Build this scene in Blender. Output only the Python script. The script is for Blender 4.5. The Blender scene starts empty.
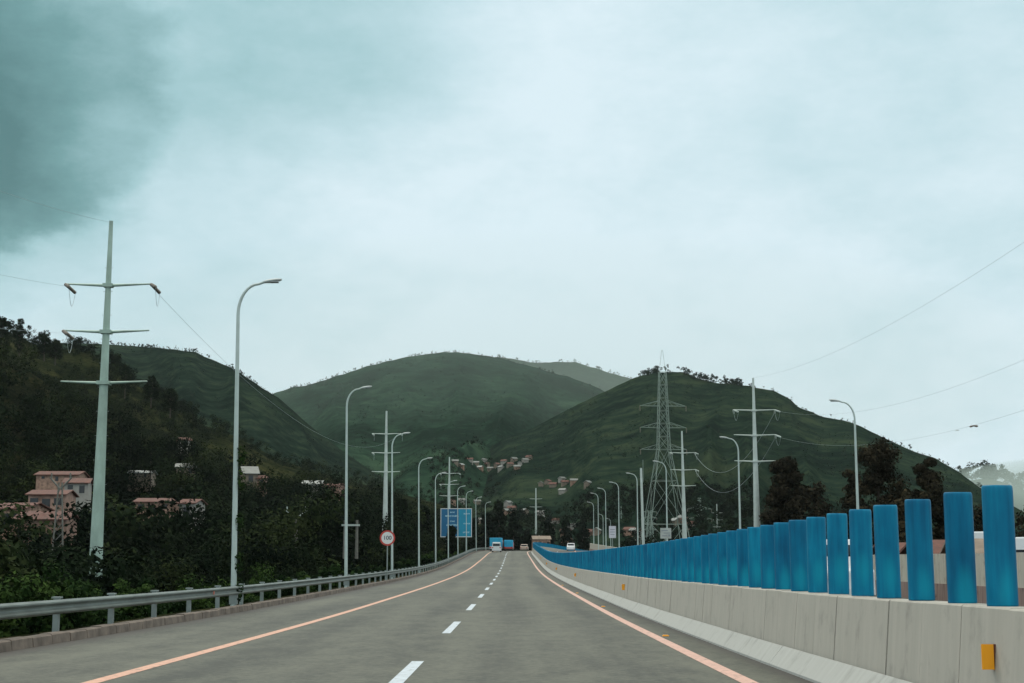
import bpy, bmesh, math, random
import numpy as np
from mathutils import Vector, Matrix, noise as mnoise

# ---------------------------------------------------------------- camera, sky, sun, exposure
scene = bpy.context.scene
C = scene.collection
CZ = 1.30
F = 50 / 36 * 1024
HOR = 550.0
TH = math.atan((HOR - 341.5) / F)
cam_d = bpy.data.cameras.new('camera'); cam_d.lens = 50; cam_d.sensor_width = 36
cam_d.clip_start = 0.1; cam_d.clip_end = 30000
cam = bpy.data.objects.new('camera', cam_d); C.objects.link(cam)
cam.location = (0, 0, CZ); cam.rotation_euler = (math.pi / 2 + TH, 0, 0)
scene.camera = cam

SUN_EL, SUN_AZ = 58, -25      # degrees; soft light from ahead, above the cloud
world = bpy.data.worlds.new('World'); scene.world = world; world.use_nodes = True
wt = world.node_tree; wn = wt.nodes; wl = wt.links
wn.clear()
w_out = wn.new('ShaderNodeOutputWorld'); w_bg = wn.new('ShaderNodeBackground')
w_bg.inputs['Strength'].default_value = 0.1
wl.new(w_bg.outputs[0], w_out.inputs['Surface'])
sky = wn.new('ShaderNodeTexSky'); sky.sky_type = 'NISHITA'; sky.sun_disc = False
sky.sun_elevation = math.radians(SUN_EL); sky.sun_rotation = math.radians(SUN_AZ)
sky.air_density = 1.0; sky.dust_density = 2.0
tc = wn.new('ShaderNodeTexCoord')
def wmath(op, a, b=None):
    n = wn.new('ShaderNodeMath'); n.operation = op
    for i, v in enumerate((a, b)):
        if v is None: continue
        if isinstance(v, (int, float)): n.inputs[i].default_value = v
        else: wl.new(v, n.inputs[i])
    return n.outputs[0]
def wnoise(scale, detail, rough=0.5, stretch=(1, 1, 1), off=(0, 0, 0), dist=0.0):
    m = wn.new('ShaderNodeMapping'); m.inputs['Scale'].default_value = stretch
    m.inputs['Location'].default_value = off
    wl.new(tc.outputs['Generated'], m.inputs[0])
    n = wn.new('ShaderNodeTexNoise'); n.inputs['Scale'].default_value = scale
    n.inputs['Detail'].default_value = detail; n.inputs['Roughness'].default_value = rough
    n.inputs['Distortion'].default_value = dist
    wl.new(m.outputs[0], n.inputs['Vector'])
    return n
def skydir(px, py):
    a = (px - 512) / F; b = (341.5 - py) / F
    v = Vector((a, math.cos(TH) - b * math.sin(TH), math.sin(TH) + b * math.cos(TH)))
    return v.normalized()
# the direction, nudged by noise so that cloud edges come out ragged
nz = wnoise(11.0, 9.0, 0.62, (1, 1, 1.6))
sub = wn.new('ShaderNodeVectorMath'); sub.operation = 'SUBTRACT'; wl.new(nz.outputs['Color'], sub.inputs[0]); sub.inputs[1].default_value = (.5, .5, .5)
scl = wn.new('ShaderNodeVectorMath'); scl.operation = 'SCALE'; wl.new(sub.outputs[0], scl.inputs[0]); scl.inputs['Scale'].default_value = 0.075
addv = wn.new('ShaderNodeVectorMath'); addv.operation = 'ADD'; wl.new(tc.outputs['Generated'], addv.inputs[0]); wl.new(scl.outputs[0], addv.inputs[1])
def blob(px, py, r0, r1, amp, squash=1.0):
    d = skydir(px, py)
    s = wn.new('ShaderNodeVectorMath'); s.operation = 'SUBTRACT'; wl.new(addv.outputs[0], s.inputs[0]); s.inputs[1].default_value = d
    m = wn.new('ShaderNodeVectorMath'); m.operation = 'MULTIPLY'; wl.new(s.outputs[0], m.inputs[0]); m.inputs[1].default_value = (1, 1, squash)
    l = wn.new('ShaderNodeVectorMath'); l.operation = 'LENGTH'; wl.new(m.outputs[0], l.inputs[0])
    mr = wn.new('ShaderNodeMapRange'); mr.interpolation_type = 'SMOOTHSTEP'
    mr.inputs['From Min'].default_value = r0 / F; mr.inputs['From Max'].default_value = r1 / F
    mr.inputs['To Min'].default_value = amp; mr.inputs['To Max'].default_value = 0
    wl.new(l.outputs['Value'], mr.inputs['Value'])
    return mr.outputs[0]
dark = blob(-10, 80, 140, 180, 0.24)
dark = wmath('ADD', dark, blob(-60, 130, 0, 200, 0.66, .8))
dark = wmath('ADD', dark, blob(0, -30, 120, 560, 0.30))
dark = wmath('ADD', dark, blob(300, 50, 60, 260, 0.26, 1.5))
dark = wmath('ADD', dark, blob(1120, 60, 60, 520, 0.15))
dark = wmath('ADD', dark, blob(750, -120, 60, 420, 0.13))
fine = wnoise(7.5, 10.0, 0.66, (1, 1, 2.0), (3, 1, 0))
dark = wmath('ADD', dark, wmath('MULTIPLY', wmath('SUBTRACT', fine.outputs['Fac'], 0.53), 0.55))
ramp = wn.new('ShaderNodeValToRGB'); wl.new(dark, ramp.inputs[0])
e = ramp.color_ramp.elements
e[0].position = 0.0; e[0].color = (0.69, 0.83, 0.89, 1)
e[1].position = 1.0; e[1].color = (0.055, 0.17, 0.175, 1)
x = ramp.color_ramp.elements.new(0.22); x.color = (0.52, 0.705, 0.76, 1)
x = ramp.color_ramp.elements.new(0.48); x.color = (0.33, 0.545, 0.58, 1)
x = ramp.color_ramp.elements.new(0.75); x.color = (0.135, 0.305, 0.315, 1)
# unseen sky overhead, made whiter and warmer to brighten and warm the scene
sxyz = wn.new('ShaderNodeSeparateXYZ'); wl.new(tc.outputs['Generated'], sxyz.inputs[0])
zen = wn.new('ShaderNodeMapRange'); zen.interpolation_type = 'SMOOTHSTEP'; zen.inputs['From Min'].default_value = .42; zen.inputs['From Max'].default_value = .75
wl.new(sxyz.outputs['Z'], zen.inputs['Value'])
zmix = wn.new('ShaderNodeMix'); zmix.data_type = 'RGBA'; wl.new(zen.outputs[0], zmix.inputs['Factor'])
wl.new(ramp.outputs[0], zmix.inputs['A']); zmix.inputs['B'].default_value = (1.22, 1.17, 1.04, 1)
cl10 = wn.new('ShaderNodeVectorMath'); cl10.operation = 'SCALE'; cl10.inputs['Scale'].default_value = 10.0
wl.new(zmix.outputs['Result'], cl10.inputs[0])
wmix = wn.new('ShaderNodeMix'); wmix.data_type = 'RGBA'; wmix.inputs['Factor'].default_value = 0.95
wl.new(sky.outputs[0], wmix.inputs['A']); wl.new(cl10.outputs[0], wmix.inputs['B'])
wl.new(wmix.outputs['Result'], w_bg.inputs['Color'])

sun_d = bpy.data.lights.new('sun', 'SUN'); sun_d.energy = 1.2; sun_d.angle = math.radians(20); sun_d.color = (1, 0.95, 0.88)
sun = bpy.data.objects.new('sun', sun_d); C.objects.link(sun)
sa = math.radians(SUN_AZ); se = math.radians(SUN_EL)
to_sun = Vector((math.sin(sa) * math.cos(se), math.cos(sa) * math.cos(se), math.sin(se)))
sun.rotation_euler = (-to_sun).to_track_quat('-Z', 'Y').to_euler()
sun.location = (0, 0, 60)
scene.view_settings.view_transform = 'Standard'; scene.view_settings.look = 'None'
scene.view_settings.gamma = 1; scene.view_settings.exposure = 0.12
scene.view_settings.use_curve_mapping = False

# ---------------------------------------------------------------- helpers
random.seed(7); RS = np.random.RandomState(7)
def tag(o, label=None, cat=None, group=None, kind=None):
    if label: o['label'] = label
    if cat: o['category'] = cat
    if group: o['group'] = group
    if kind: o['kind'] = kind
    return o
def empty(name, loc, label, cat, group=None, rz=0):
    o = bpy.data.objects.new(name, None); C.objects.link(o); o.location = loc; o.rotation_euler = (0, 0, rz)
    o.empty_display_size = 0.3
    return tag(o, label, cat, group)
def copy_tree(o, parent=None):
    c = o.copy(); C.objects.link(c)
    if parent: c.parent = parent
    for ch in list(o.children): copy_tree(ch, c)
    return c
def P(px, py, Y):
    """world point at forward distance Y seen at that pixel of the photograph (used to survey where things stand)"""
    a = (px - 512) / F; b = (341.5 - py) / F
    y = math.cos(TH) - b * math.sin(TH); z = math.sin(TH) + b * math.cos(TH)
    return Vector((a / y * Y, Y, z / y * Y + CZ))

class MB:
    def __init__(s): s.v = []; s.f = []; s.smooth = []
    def add(s, vs, fs, smooth=False):
        o = len(s.v); s.v += [tuple(p) for p in vs]
        for f in fs: s.f.append([i + o for i in f]); s.smooth.append(smooth)
    def box(s, c, d, rz=0, taper=1.0):
        cx, cy, cz = c; hx, hy, hz = d[0] / 2, d[1] / 2, d[2] / 2
        ca, sa_ = math.cos(rz), math.sin(rz); vs = []
        for z, k in ((-hz, 1), (hz, taper)):
            for x_, y_ in ((-hx, -hy), (hx, -hy), (hx, hy), (-hx, hy)):
                x_, y_ = x_ * k, y_ * k
                vs.append((cx + x_ * ca - y_ * sa_, cy + x_ * sa_ + y_ * ca, cz + z))
        s.add(vs, [(3, 2, 1, 0), (4, 5, 6, 7), (0, 1, 5, 4), (1, 2, 6, 5), (2, 3, 7, 6), (3, 0, 4, 7)])
    def tube(s, pts, rad, n=8, cap=True, smooth=True):
        pts = [Vector(p) for p in pts]; m = len(pts)
        if isinstance(rad, (int, float)): rad = [rad] * m
        vs = []; fs = []; up = None
        for i, p in enumerate(pts):
            t = (pts[min(i + 1, m - 1)] - pts[max(i - 1, 0)]).normalized()
            if up is None:
                up = Vector((0, 0, 1)) if abs(t.z) < .9 else Vector((1, 0, 0))
            a = t.cross(up).normalized(); b = t.cross(a).normalized(); up = a.cross(t) if a.cross(t).length > 0 else up
            for k in range(n):
                an = 2 * math.pi * (k + .5) / n
                vs.append(p + (a * math.cos(an) + b * math.sin(an)) * rad[i])
        for i in range(m - 1):
            for k in range(n):
                k2 = (k + 1) % n
                fs.append((i * n + k, i * n + k2, (i + 1) * n + k2, (i + 1) * n + k))
        s.add(vs, fs, smooth)
        if cap:
            s.add(vs[:n], [tuple(range(n))]); s.add(vs[-n:], [tuple(range(n))[::-1]])
    def build(s, name, m, parent=None, loc=None):
        me = bpy.data.meshes.new(name); me.from_pydata(s.v, [], s.f)
        me.polygons.foreach_set('use_smooth', s.smooth); me.materials.append(m); me.update()
        o = bpy.data.objects.new(name, me); C.objects.link(o)
        if parent: o.parent = parent
        if loc: o.location = loc
        return o
def fix_normals(o):
    bm = bmesh.new(); bm.from_mesh(o.data); bmesh.ops.recalc_face_normals(bm, faces=bm.faces); bm.to_mesh(o.data); bm.free()
    return o

# ---------------------------------------------------------------- materials
def mat(name, col, rough=0.7, metal=0.0, var=0.0, scale=4.0, stretch=(1, 1, 1), col2=None, bump=0.0, bscale=30.0, emis=None, coords='Object', spec=0.5, detail=6):
    m = bpy.data.materials.new(name); m.use_nodes = True; nt = m.node_tree; N = nt.nodes; L = nt.links
    b = N['Principled BSDF']; b.inputs['Roughness'].default_value = rough; b.inputs['Metallic'].default_value = metal
    b.inputs['Specular IOR Level'].default_value = spec
    b.inputs['Base Color'].default_value = (*col, 1)
    t = N.new('ShaderNodeTexCoord'); mp = N.new('ShaderNodeMapping'); mp.inputs['Scale'].default_value = stretch
    L.new(t.outputs[coords], mp.inputs[0])
    if var > 0 or col2:
        n = N.new('ShaderNodeTexNoise'); n.inputs['Scale'].default_value = scale; n.inputs['Detail'].default_value = detail; n.inputs['Roughness'].default_value = .6
        L.new(mp.outputs[0], n.inputs['Vector'])
        r = N.new('ShaderNodeValToRGB'); L.new(n.outputs['Fac'], r.inputs[0])
        c2 = col2 or tuple(c * (1 - var) for c in col); c1 = col if col2 else tuple(min(1, c * (1 + var)) for c in col)
        r.color_ramp.elements[0].position = .32; r.color_ramp.elements[0].color = (*c2, 1)
        r.color_ramp.elements[1].position = .68; r.color_ramp.elements[1].color = (*c1, 1)
        L.new(r.outputs[0], b.inputs['Base Color'])
    if bump > 0:
        n2 = N.new('ShaderNodeTexNoise'); n2.inputs['Scale'].default_value = bscale; n2.inputs['Detail'].default_value = 5
        L.new(mp.outputs[0], n2.inputs['Vector'])
        bp = N.new('ShaderNodeBump'); bp.inputs['Strength'].default_value = bump; L.new(n2.outputs['Fac'], bp.inputs['Height']); L.new(bp.outputs[0], b.inputs['Normal'])
    if emis: b.inputs['Emission Color'].default_value = (*emis[0], 1); b.inputs['Emission Strength'].default_value = emis[1]
    return m
def nodes_of(m): return m.node_tree.nodes, m.node_tree.links, m.node_tree.nodes['Principled BSDF']

def asphalt():
    m = bpy.data.materials.new('asphalt'); m.use_nodes = True; N, L, b = nodes_of(m)
    b.inputs['Roughness'].default_value = .68; b.inputs['Specular IOR Level'].default_value = .4
    uv = N.new('ShaderNodeTexCoord')
    def nz(sc, st, det=5, ro=.6):
        mp = N.new('ShaderNodeMapping'); mp.inputs['Scale'].default_value = st; L.new(uv.outputs['UV'], mp.inputs[0])
        n = N.new('ShaderNodeTexNoise'); n.inputs['Scale'].default_value = sc; n.inputs['Detail'].default_value = det; n.inputs['Roughness'].default_value = ro
        L.new(mp.outputs[0], n.inputs['Vector']); return n.outputs['Fac']
    def M(op, a, c, clamp=False):
        n = N.new('ShaderNodeMath'); n.operation = op; n.use_clamp = clamp
        for i, v in enumerate((a, c)):
            if v is None: continue
            if isinstance(v, (int, float)): n.inputs[i].default_value = v
            else: L.new(v, n.inputs[i])
        return n.outputs[0]
    streak = nz(1.0, (.9, .035, 1)); big = nz(.12, (1, .4, 1), 4); grain = nz(8, (1, 1, 1), 8, .75); mid = nz(1.6, (1, .45, 1), 7, .7)
    v = M('ADD', M('MULTIPLY', M('SUBTRACT', streak, .5), 1.2), M('MULTIPLY', M('SUBTRACT', big, .5), 1.1))
    v = M('ADD', v, M('MULTIPLY', M('SUBTRACT', grain, .5), 2.4))
    v = M('ADD', v, M('MULTIPLY', M('SUBTRACT', mid, .5), 1.5))
    sx = N.new('ShaderNodeSeparateXYZ'); L.new(uv.outputs['UV'], sx.inputs[0])
    # tyre-polished bands, two per lane, and grime gathered at both edges
    co = M('COSINE', M('MULTIPLY', M('ABSOLUTE', sx.outputs[0], None), 2 * math.pi / 1.875), None)
    v = M('ADD', v, M('MULTIPLY', co, .10))
    al = M('ABSOLUTE', sx.outputs[0], None)
    gr = N.new('ShaderNodeMapRange'); gr.interpolation_type = 'SMOOTHSTEP'; gr.inputs['From Min'].default_value = 6.35; gr.inputs['From Max'].default_value = 6.85
    L.new(M('ADD', al, M('MULTIPLY', mid, .35)), gr.inputs['Value'])
    gr2 = N.new('ShaderNodeMapRange'); gr2.interpolation_type = 'SMOOTHSTEP'; gr2.inputs['From Min'].default_value = 4.3; gr2.inputs['From Max'].default_value = 4.55
    L.new(M('ADD', sx.outputs[0], M('MULTIPLY', mid, .18)), gr2.inputs['Value'])
    dirt = M('MAXIMUM', gr.outputs[0], gr2.outputs[0])
    v = M('ADD', v, .5, True)
    r = N.new('ShaderNodeValToRGB'); L.new(v, r.inputs[0])
    r.color_ramp.elements[0].position = .1; r.color_ramp.elements[0].color = (.030, .034, .024, 1)
    r.color_ramp.elements[1].position = .9; r.color_ramp.elements[1].color = (.104, .110, .080, 1)
    mx = N.new('ShaderNodeMix'); mx.data_type = 'RGBA'; L.new(M('MULTIPLY', dirt, .75), mx.inputs['Factor']); L.new(r.outputs[0], mx.inputs['A'])
    mx.inputs['B'].default_value = (.035, .030, .026, 1); L.new(mx.outputs['Result'], b.inputs['Base Color'])
    bp = N.new('ShaderNodeBump'); bp.inputs['Strength'].default_value = .35; bp.inputs['Distance'].default_value = .01; L.new(grain, bp.inputs['Height']); L.new(bp.outputs[0], b.inputs['Normal'])
    return m
def paint(name, col, under=(.11, .12, .105), wear=.55):
    m = bpy.data.materials.new(name); m.use_nodes = True; N, L, b = nodes_of(m)
    b.inputs['Roughness'].default_value = .65
    uv = N.new('ShaderNodeTexCoord'); n = N.new('ShaderNodeTexNoise'); n.inputs['Scale'].default_value = 7; n.inputs['Detail'].default_value = 8; n.inputs['Roughness'].default_value = .7
    L.new(uv.outputs['UV'], n.inputs['Vector'])
    r = N.new('ShaderNodeValToRGB'); L.new(n.outputs['Fac'], r.inputs[0])
    mid = tuple(c * .82 for c in col)
    r.color_ramp.elements[0].position = .36; r.color_ramp.elements[0].color = (*under, 1)
    r.color_ramp.elements[1].position = .62; r.color_ramp.elements[1].color = (*col, 1)
    e_ = r.color_ramp.elements.new(.43); e_.color = (*mid, 1)
    L.new(r.outputs[0], b.inputs['Base Color']); return m
def wall_concrete(name, c1, c2, stain):
    m = bpy.data.materials.new(name); m.use_nodes = True; N, L, b = nodes_of(m)
    b.inputs['Roughness'].default_value = .85
    uv = N.new('ShaderNodeTexCoord')
    def nz(st, sc=1, det=6):
        mp = N.new('ShaderNodeMapping'); mp.inputs['Scale'].default_value = st; L.new(uv.outputs['UV'], mp.inputs[0])
        n = N.new('ShaderNodeTexNoise'); n.inputs['Scale'].default_value = sc; n.inputs['Detail'].default_value = det; n.inputs['Roughness'].default_value = .65
        L.new(mp.outputs[0], n.inputs['Vector']); return n
    a = nz((7, .7, 1)); r = N.new('ShaderNodeValToRGB'); L.new(a.outputs['Fac'], r.inputs[0])
    r.color_ramp.elements[0].position = .3; r.color_ramp.elements[0].color = (*c2, 1)
    r.color_ramp.elements[1].position = .65; r.color_ramp.elements[1].color = (*c1, 1)
    s = nz((2.6, 2.0, 1), 1, 9); r2 = N.new('ShaderNodeMapRange'); r2.inputs['From Min'].default_value = .54; r2.inputs['From Max'].default_value = .74
    L.new(s.outputs['Fac'], r2.inputs['Value'])
    mx = N.new('ShaderNodeMix'); mx.data_type = 'RGBA'; L.new(r2.outputs[0], mx.inputs['Factor']); L.new(r.outputs[0], mx.inputs['A']); mx.inputs['B'].default_value = (*stain, 1)
    L.new(mx.outputs['Result'], b.inputs['Base Color'])
    bp = N.new('ShaderNodeBump'); bp.inputs['Strength'].default_value = .25; bp.inputs['Distance'].default_value = .02; L.new(a.outputs['Fac'], bp.inputs['Height']); L.new(bp.outputs[0], b.inputs['Normal'])
    return m
def leafmat(name, c_dark, c_mid, c_light, scale=.35):
    """leaf colour: per-leaf and per-plant tint attribute plus soft noise"""
    m = bpy.data.materials.new(name); m.use_nodes = True; N, L, b = nodes_of(m)
    b.inputs['Roughness'].default_value = .9; b.inputs['Specular IOR Level'].default_value = .02
    at = N.new('ShaderNodeAttribute'); at.attribute_name = 'tint'
    t = N.new('ShaderNodeTexCoord'); n = N.new('ShaderNodeTexNoise'); n.inputs['Scale'].default_value = scale; n.inputs['Detail'].default_value = 4
    L.new(t.outputs['Object'], n.inputs['Vector'])
    a = N.new('ShaderNodeMath'); a.operation = 'MULTIPLY_ADD'; L.new(n.outputs['Fac'], a.inputs[0]); a.inputs[1].default_value = .7; a.inputs[2].default_value = -.35
    s = N.new('ShaderNodeMath'); s.operation = 'ADD'; L.new(at.outputs['Fac'], s.inputs[0]); L.new(a.outputs[0], s.inputs[1])
    r = N.new('ShaderNodeValToRGB'); L.new(s.outputs[0], r.inputs[0])
    r.color_ramp.elements[0].position = .05; r.color_ramp.elements[0].color = (*c_dark, 1)
    r.color_ramp.elements[1].position = .95; r.color_ramp.elements[1].color = (*c_light, 1)
    e_ = r.color_ramp.elements.new(.5); e_.color = (*c_mid, 1)
    L.new(r.outputs[0], b.inputs['Base Color']); return m
def hillmat(name, c1, c2, c3, s1=.01, s2=.12, terr=0.0):
    m = bpy.data.materials.new(name); m.use_nodes = True; N, L, b = nodes_of(m)
    b.inputs['Roughness'].default_value = 1; b.inputs['Specular IOR Level'].default_value = 0
    t = N.new('ShaderNodeTexCoord')
    def nz(sc, det, st=(1, 1, 1)):
        mp = N.new('ShaderNodeMapping'); mp.inputs['Scale'].default_value = st; L.new(t.outputs['Object'], mp.inputs[0])
        n = N.new('ShaderNodeTexNoise'); n.inputs['Scale'].default_value = sc; n.inputs['Detail'].default_value = det; n.inputs['Roughness'].default_value = .68
        L.new(mp.outputs[0], n.inputs['Vector']); return n
    a = nz(s1, 10); f = nz(s2, 6, (1, 1, 3))
    mm = N.new('ShaderNodeMath'); mm.operation = 'MULTIPLY_ADD'; L.new(f.outputs['Fac'], mm.inputs[0]); mm.inputs[1].default_value = .6; mm.inputs[2].default_value = -.3
    s = N.new('ShaderNodeMath'); s.operation = 'ADD'; L.new(a.outputs['Fac'], s.inputs[0]); L.new(mm.outputs[0], s.inputs[1]); last = s.outputs[0]
    if terr:
        w = N.new('ShaderNodeTexWave'); w.bands_direction = 'Z'; w.inputs['Scale'].default_value = terr; w.inputs['Distortion'].default_value = 6; w.inputs['Detail'].default_value = 3; w.inputs['Detail Scale'].default_value = .6
        L.new(t.outputs['Object'], w.inputs['Vector'])
        q = N.new('ShaderNodeMath'); q.operation = 'MULTIPLY_ADD'; L.new(w.outputs['Fac'], q.inputs[0]); q.inputs[1].default_value = .07; L.new(last, q.inputs[2]); last = q.outputs[0]
    r = N.new('ShaderNodeValToRGB'); L.new(last, r.inputs[0])
    r.color_ramp.elements[0].position = .41; r.color_ramp.elements[0].color = (*c1, 1)
    r.color_ramp.elements[1].position = .70; r.color_ramp.elements[1].color = (*c3, 1)
    e_ = r.color_ramp.elements.new(.54); e_.color = (*c2, 1)
    L.new(r.outputs[0], b.inputs['Base Color'])
    bp = N.new('ShaderNodeBump'); bp.inputs['Strength'].default_value = .7; bp.inputs['Distance'].default_value = 2.0; L.new(last, bp.inputs['Height']); L.new(bp.outputs[0], b.inputs['Normal'])
    return m

M_asph = asphalt()
M_peach = paint('edge_line_paint', (.66, .38, .27)); M_pink = paint('inner_line_paint', (.66, .42, .34)); M_white = paint('dash_paint', (.54, .62, .68))
M_wall = wall_concrete('median_concrete', (.42, .41, .36), (.365, .36, .315), (.27, .265, .235))
M_foot = wall_concrete('whitewashed_concrete', (.42, .44, .415), (.37, .385, .36), (.27, .28, .26))
M_owall = wall_concrete('outer_wall_concrete', (.46, .45, .38), (.34, .33, .28), (.17, .14, .11))
M_obase = wall_concrete('stained_concrete', (.26, .20, .17), (.14, .09, .08), (.05, .035, .03))
M_kerb = mat('kerb_stone', (.17, .14, .115), .9, var=.4, scale=2.5, bump=.4)
M_galv = mat('galvanised_steel', (.26, .31, .30), .45, .35, var=.15, scale=3, stretch=(1, .1, 1))
M_rail = mat('guardrail_steel', (.16, .19, .175), .5, .3, var=.25, scale=1.2, bump=.05)
M_pole = mat('lamp_pole_paint', (.46, .56, .54), .5, .1, var=.12, scale=1.5)
M_head = mat('lamp_head_grey', (.50, .56, .56), .45, .1)
M_lens = mat('lamp_lens', (.35, .38, .38), .15)
M_pylon = mat('pale_green_steel', (.33, .45, .39), .55, .15, var=.22, scale=1.3, stretch=(1, 1, .4))
M_pylon2 = mat('pale_grey_steel', (.52, .60, .57), .55, .1, var=.1, scale=1.3)
M_lat = mat('lattice_steel', (.27, .35, .31), .6, .2)
M_ins = mat('insulator_glaze', (.16, .14, .11), .3)
M_wire = mat('aluminium_wire', (.36, .44, .46), .6, .2)
M_sign_r = mat('sign_red', (.50, .05, .035), .4); M_sign_w = mat('sign_white', (.72, .74, .74), .5); M_sign_k = mat('sign_black', (.05, .06, .08), .5)
M_sign_bd = mat('sign_dark_blue', (.001, .12, .27), .4, var=.12, scale=1); M_sign_bl = mat('sign_light_blue', (.004, .26, .42), .4, var=.1, scale=1)
M_sign_t = mat('sign_lettering', (.38, .62, .72), .5)
M_notice = mat('notice_board', (.60, .60, .68), .5, var=.06, scale=2); M_notice2 = mat('notice_board_grey', (.42, .46, .44), .6, var=.15, scale=2)
M_orange = mat('orange_reflector', (1.0, .42, .015), .3); M_rback = mat('reflector_housing', (.16, .05, .03), .5)
M_bark = mat('bark', (.045, .036, .028), .95, var=.4, scale=6, stretch=(1, 1, .3))
M_core = mat('inner_branches', (.010, .012, .008), 1)
M_wood = mat('weathered_post', (.16, .16, .14), .9, var=.3, scale=4)
M_roof = mat('tin_roof', (.13, .15, .14), .6, var=.2, scale=.8); M_roof_w = mat('white_roof', (.24, .27, .26), .6, var=.15, scale=.8)
M_rust = mat('rusty_roof', (.17, .065, .045), .85, col2=(.06, .035, .028), scale=2.2)
M_pinkw = mat('pink_plaster', (.44, .28, .22), .9, col2=(.20, .12, .09), scale=1.6); M_earth = mat('earth_plaster', (.33, .21, .155), .9, var=.5, scale=2); M_whitew = mat('white_plaster', (.32, .31, .28), .9, var=.15, scale=1)
M_tanw = mat('tan_plaster', (.22, .18, .14), .9, var=.25, scale=1)
M_dkwin = mat('dark_window', (.015, .018, .02), .2)
M_tyre = mat('tyre', (.02, .02, .02), .9); M_glass = mat('car_glass', (.02, .025, .03), .08, spec=.6)
M_carw = mat('white_car_paint', (.68, .72, .74), .25); M_carr = mat('red_truck_paint', (.45, .06, .04), .4); M_carb = mat('blue_tarpaulin', (.01, .33, .55), .6, var=.12, scale=1.5)
M_cart = mat('beige_car_paint', (.42, .34, .28), .4)
M_lampr = mat('tail_lamp', (.5, .02, .02), .2); M_lampw = mat('head_lamp', (.75, .75, .7), .15); M_rim = mat('wheel_rim', (.4, .4, .4), .4, .4); M_chas = mat('chassis_black', (.02, .02, .02), .7)
# blue anti-glare panel plastic: streaked, with a lighter patch low in the middle
M_blue = bpy.data.materials.new('blue_panel_plastic'); M_blue.use_nodes = True
def _blue():
    N, L, b = nodes_of(M_blue); b.inputs['Roughness'].default_value = .5; b.inputs['Specular IOR Level'].default_value = .18
    t = N.new('ShaderNodeTexCoord'); oi = N.new('ShaderNodeObjectInfo')
    ad = N.new('ShaderNodeVectorMath'); ad.operation = 'ADD'; L.new(t.outputs['Object'], ad.inputs[0])
    sc = N.new('ShaderNodeVectorMath'); sc.operation = 'SCALE'; L.new(oi.outputs['Location'], sc.inputs[0]); sc.inputs['Scale'].default_value = 3.7; L.new(sc.outputs[0], ad.inputs[1])
    mp = N.new('ShaderNodeMapping'); mp.inputs['Scale'].default_value = (18, 18, 1.1); L.new(ad.outputs[0], mp.inputs[0])
    n = N.new('ShaderNodeTexNoise'); n.inputs['Scale'].default_value = 1; n.inputs['Detail'].default_value = 6; n.inputs['Roughness'].default_value = .6; L.new(mp.outputs[0], n.inputs['Vector'])
    mp2 = N.new('ShaderNodeMapping'); mp2.inputs['Scale'].default_value = (2.5, 2.5, 1.6); L.new(ad.outputs[0], mp2.inputs[0])
    n2 = N.new('ShaderNodeTexNoise'); n2.inputs['Scale'].default_value = 1; n2.inputs['Detail'].default_value = 3; L.new(mp2.outputs[0], n2.inputs['Vector'])
    s = N.new('ShaderNodeMath'); s.operation = 'ADD'; L.new(n.outputs['Fac'], s.inputs[0]); L.new(n2.outputs['Fac'], s.inputs[1])
    r1 = N.new('ShaderNodeMath'); r1.operation = 'MULTIPLY_ADD'; L.new(oi.outputs['Random'], r1.inputs[0]); r1.inputs[1].default_value = .22; L.new(s.outputs[0], r1.inputs[2])
    r = N.new('ShaderNodeValToRGB')
    h = N.new('ShaderNodeMath'); h.operation = 'MULTIPLY'; h.inputs[1].default_value = .5; L.new(r1.outputs[0], h.inputs[0]); L.new(h.outputs[0], r.inputs[0])
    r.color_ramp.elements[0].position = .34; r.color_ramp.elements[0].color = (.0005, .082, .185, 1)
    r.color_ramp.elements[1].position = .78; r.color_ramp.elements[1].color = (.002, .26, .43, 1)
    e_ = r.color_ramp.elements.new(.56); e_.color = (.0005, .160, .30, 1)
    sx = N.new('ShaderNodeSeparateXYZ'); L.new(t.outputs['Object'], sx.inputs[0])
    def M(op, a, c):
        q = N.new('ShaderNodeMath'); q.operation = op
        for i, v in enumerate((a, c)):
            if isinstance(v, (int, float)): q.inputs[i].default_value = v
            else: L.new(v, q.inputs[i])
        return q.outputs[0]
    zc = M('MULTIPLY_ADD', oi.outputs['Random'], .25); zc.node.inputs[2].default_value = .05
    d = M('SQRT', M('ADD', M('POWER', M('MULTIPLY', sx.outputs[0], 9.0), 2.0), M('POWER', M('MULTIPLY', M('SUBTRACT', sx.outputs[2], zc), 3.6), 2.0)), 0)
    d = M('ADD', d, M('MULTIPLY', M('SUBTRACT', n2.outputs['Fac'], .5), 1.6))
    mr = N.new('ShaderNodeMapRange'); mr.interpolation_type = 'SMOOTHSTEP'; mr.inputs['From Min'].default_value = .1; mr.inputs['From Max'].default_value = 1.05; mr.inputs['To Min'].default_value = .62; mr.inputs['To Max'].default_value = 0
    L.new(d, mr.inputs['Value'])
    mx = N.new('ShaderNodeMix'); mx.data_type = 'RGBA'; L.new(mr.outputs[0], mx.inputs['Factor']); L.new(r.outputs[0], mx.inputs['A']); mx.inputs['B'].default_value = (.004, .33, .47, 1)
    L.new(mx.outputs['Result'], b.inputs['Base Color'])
_blue()
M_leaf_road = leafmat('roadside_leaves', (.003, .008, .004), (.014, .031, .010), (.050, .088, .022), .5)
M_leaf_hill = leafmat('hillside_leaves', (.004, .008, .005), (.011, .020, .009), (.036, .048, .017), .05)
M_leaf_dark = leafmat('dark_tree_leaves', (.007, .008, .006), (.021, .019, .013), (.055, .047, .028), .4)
M_leaf_far = leafmat('far_leaves', (.010, .019, .013), (.020, .034, .022), (.04, .058, .033), .05)

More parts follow.
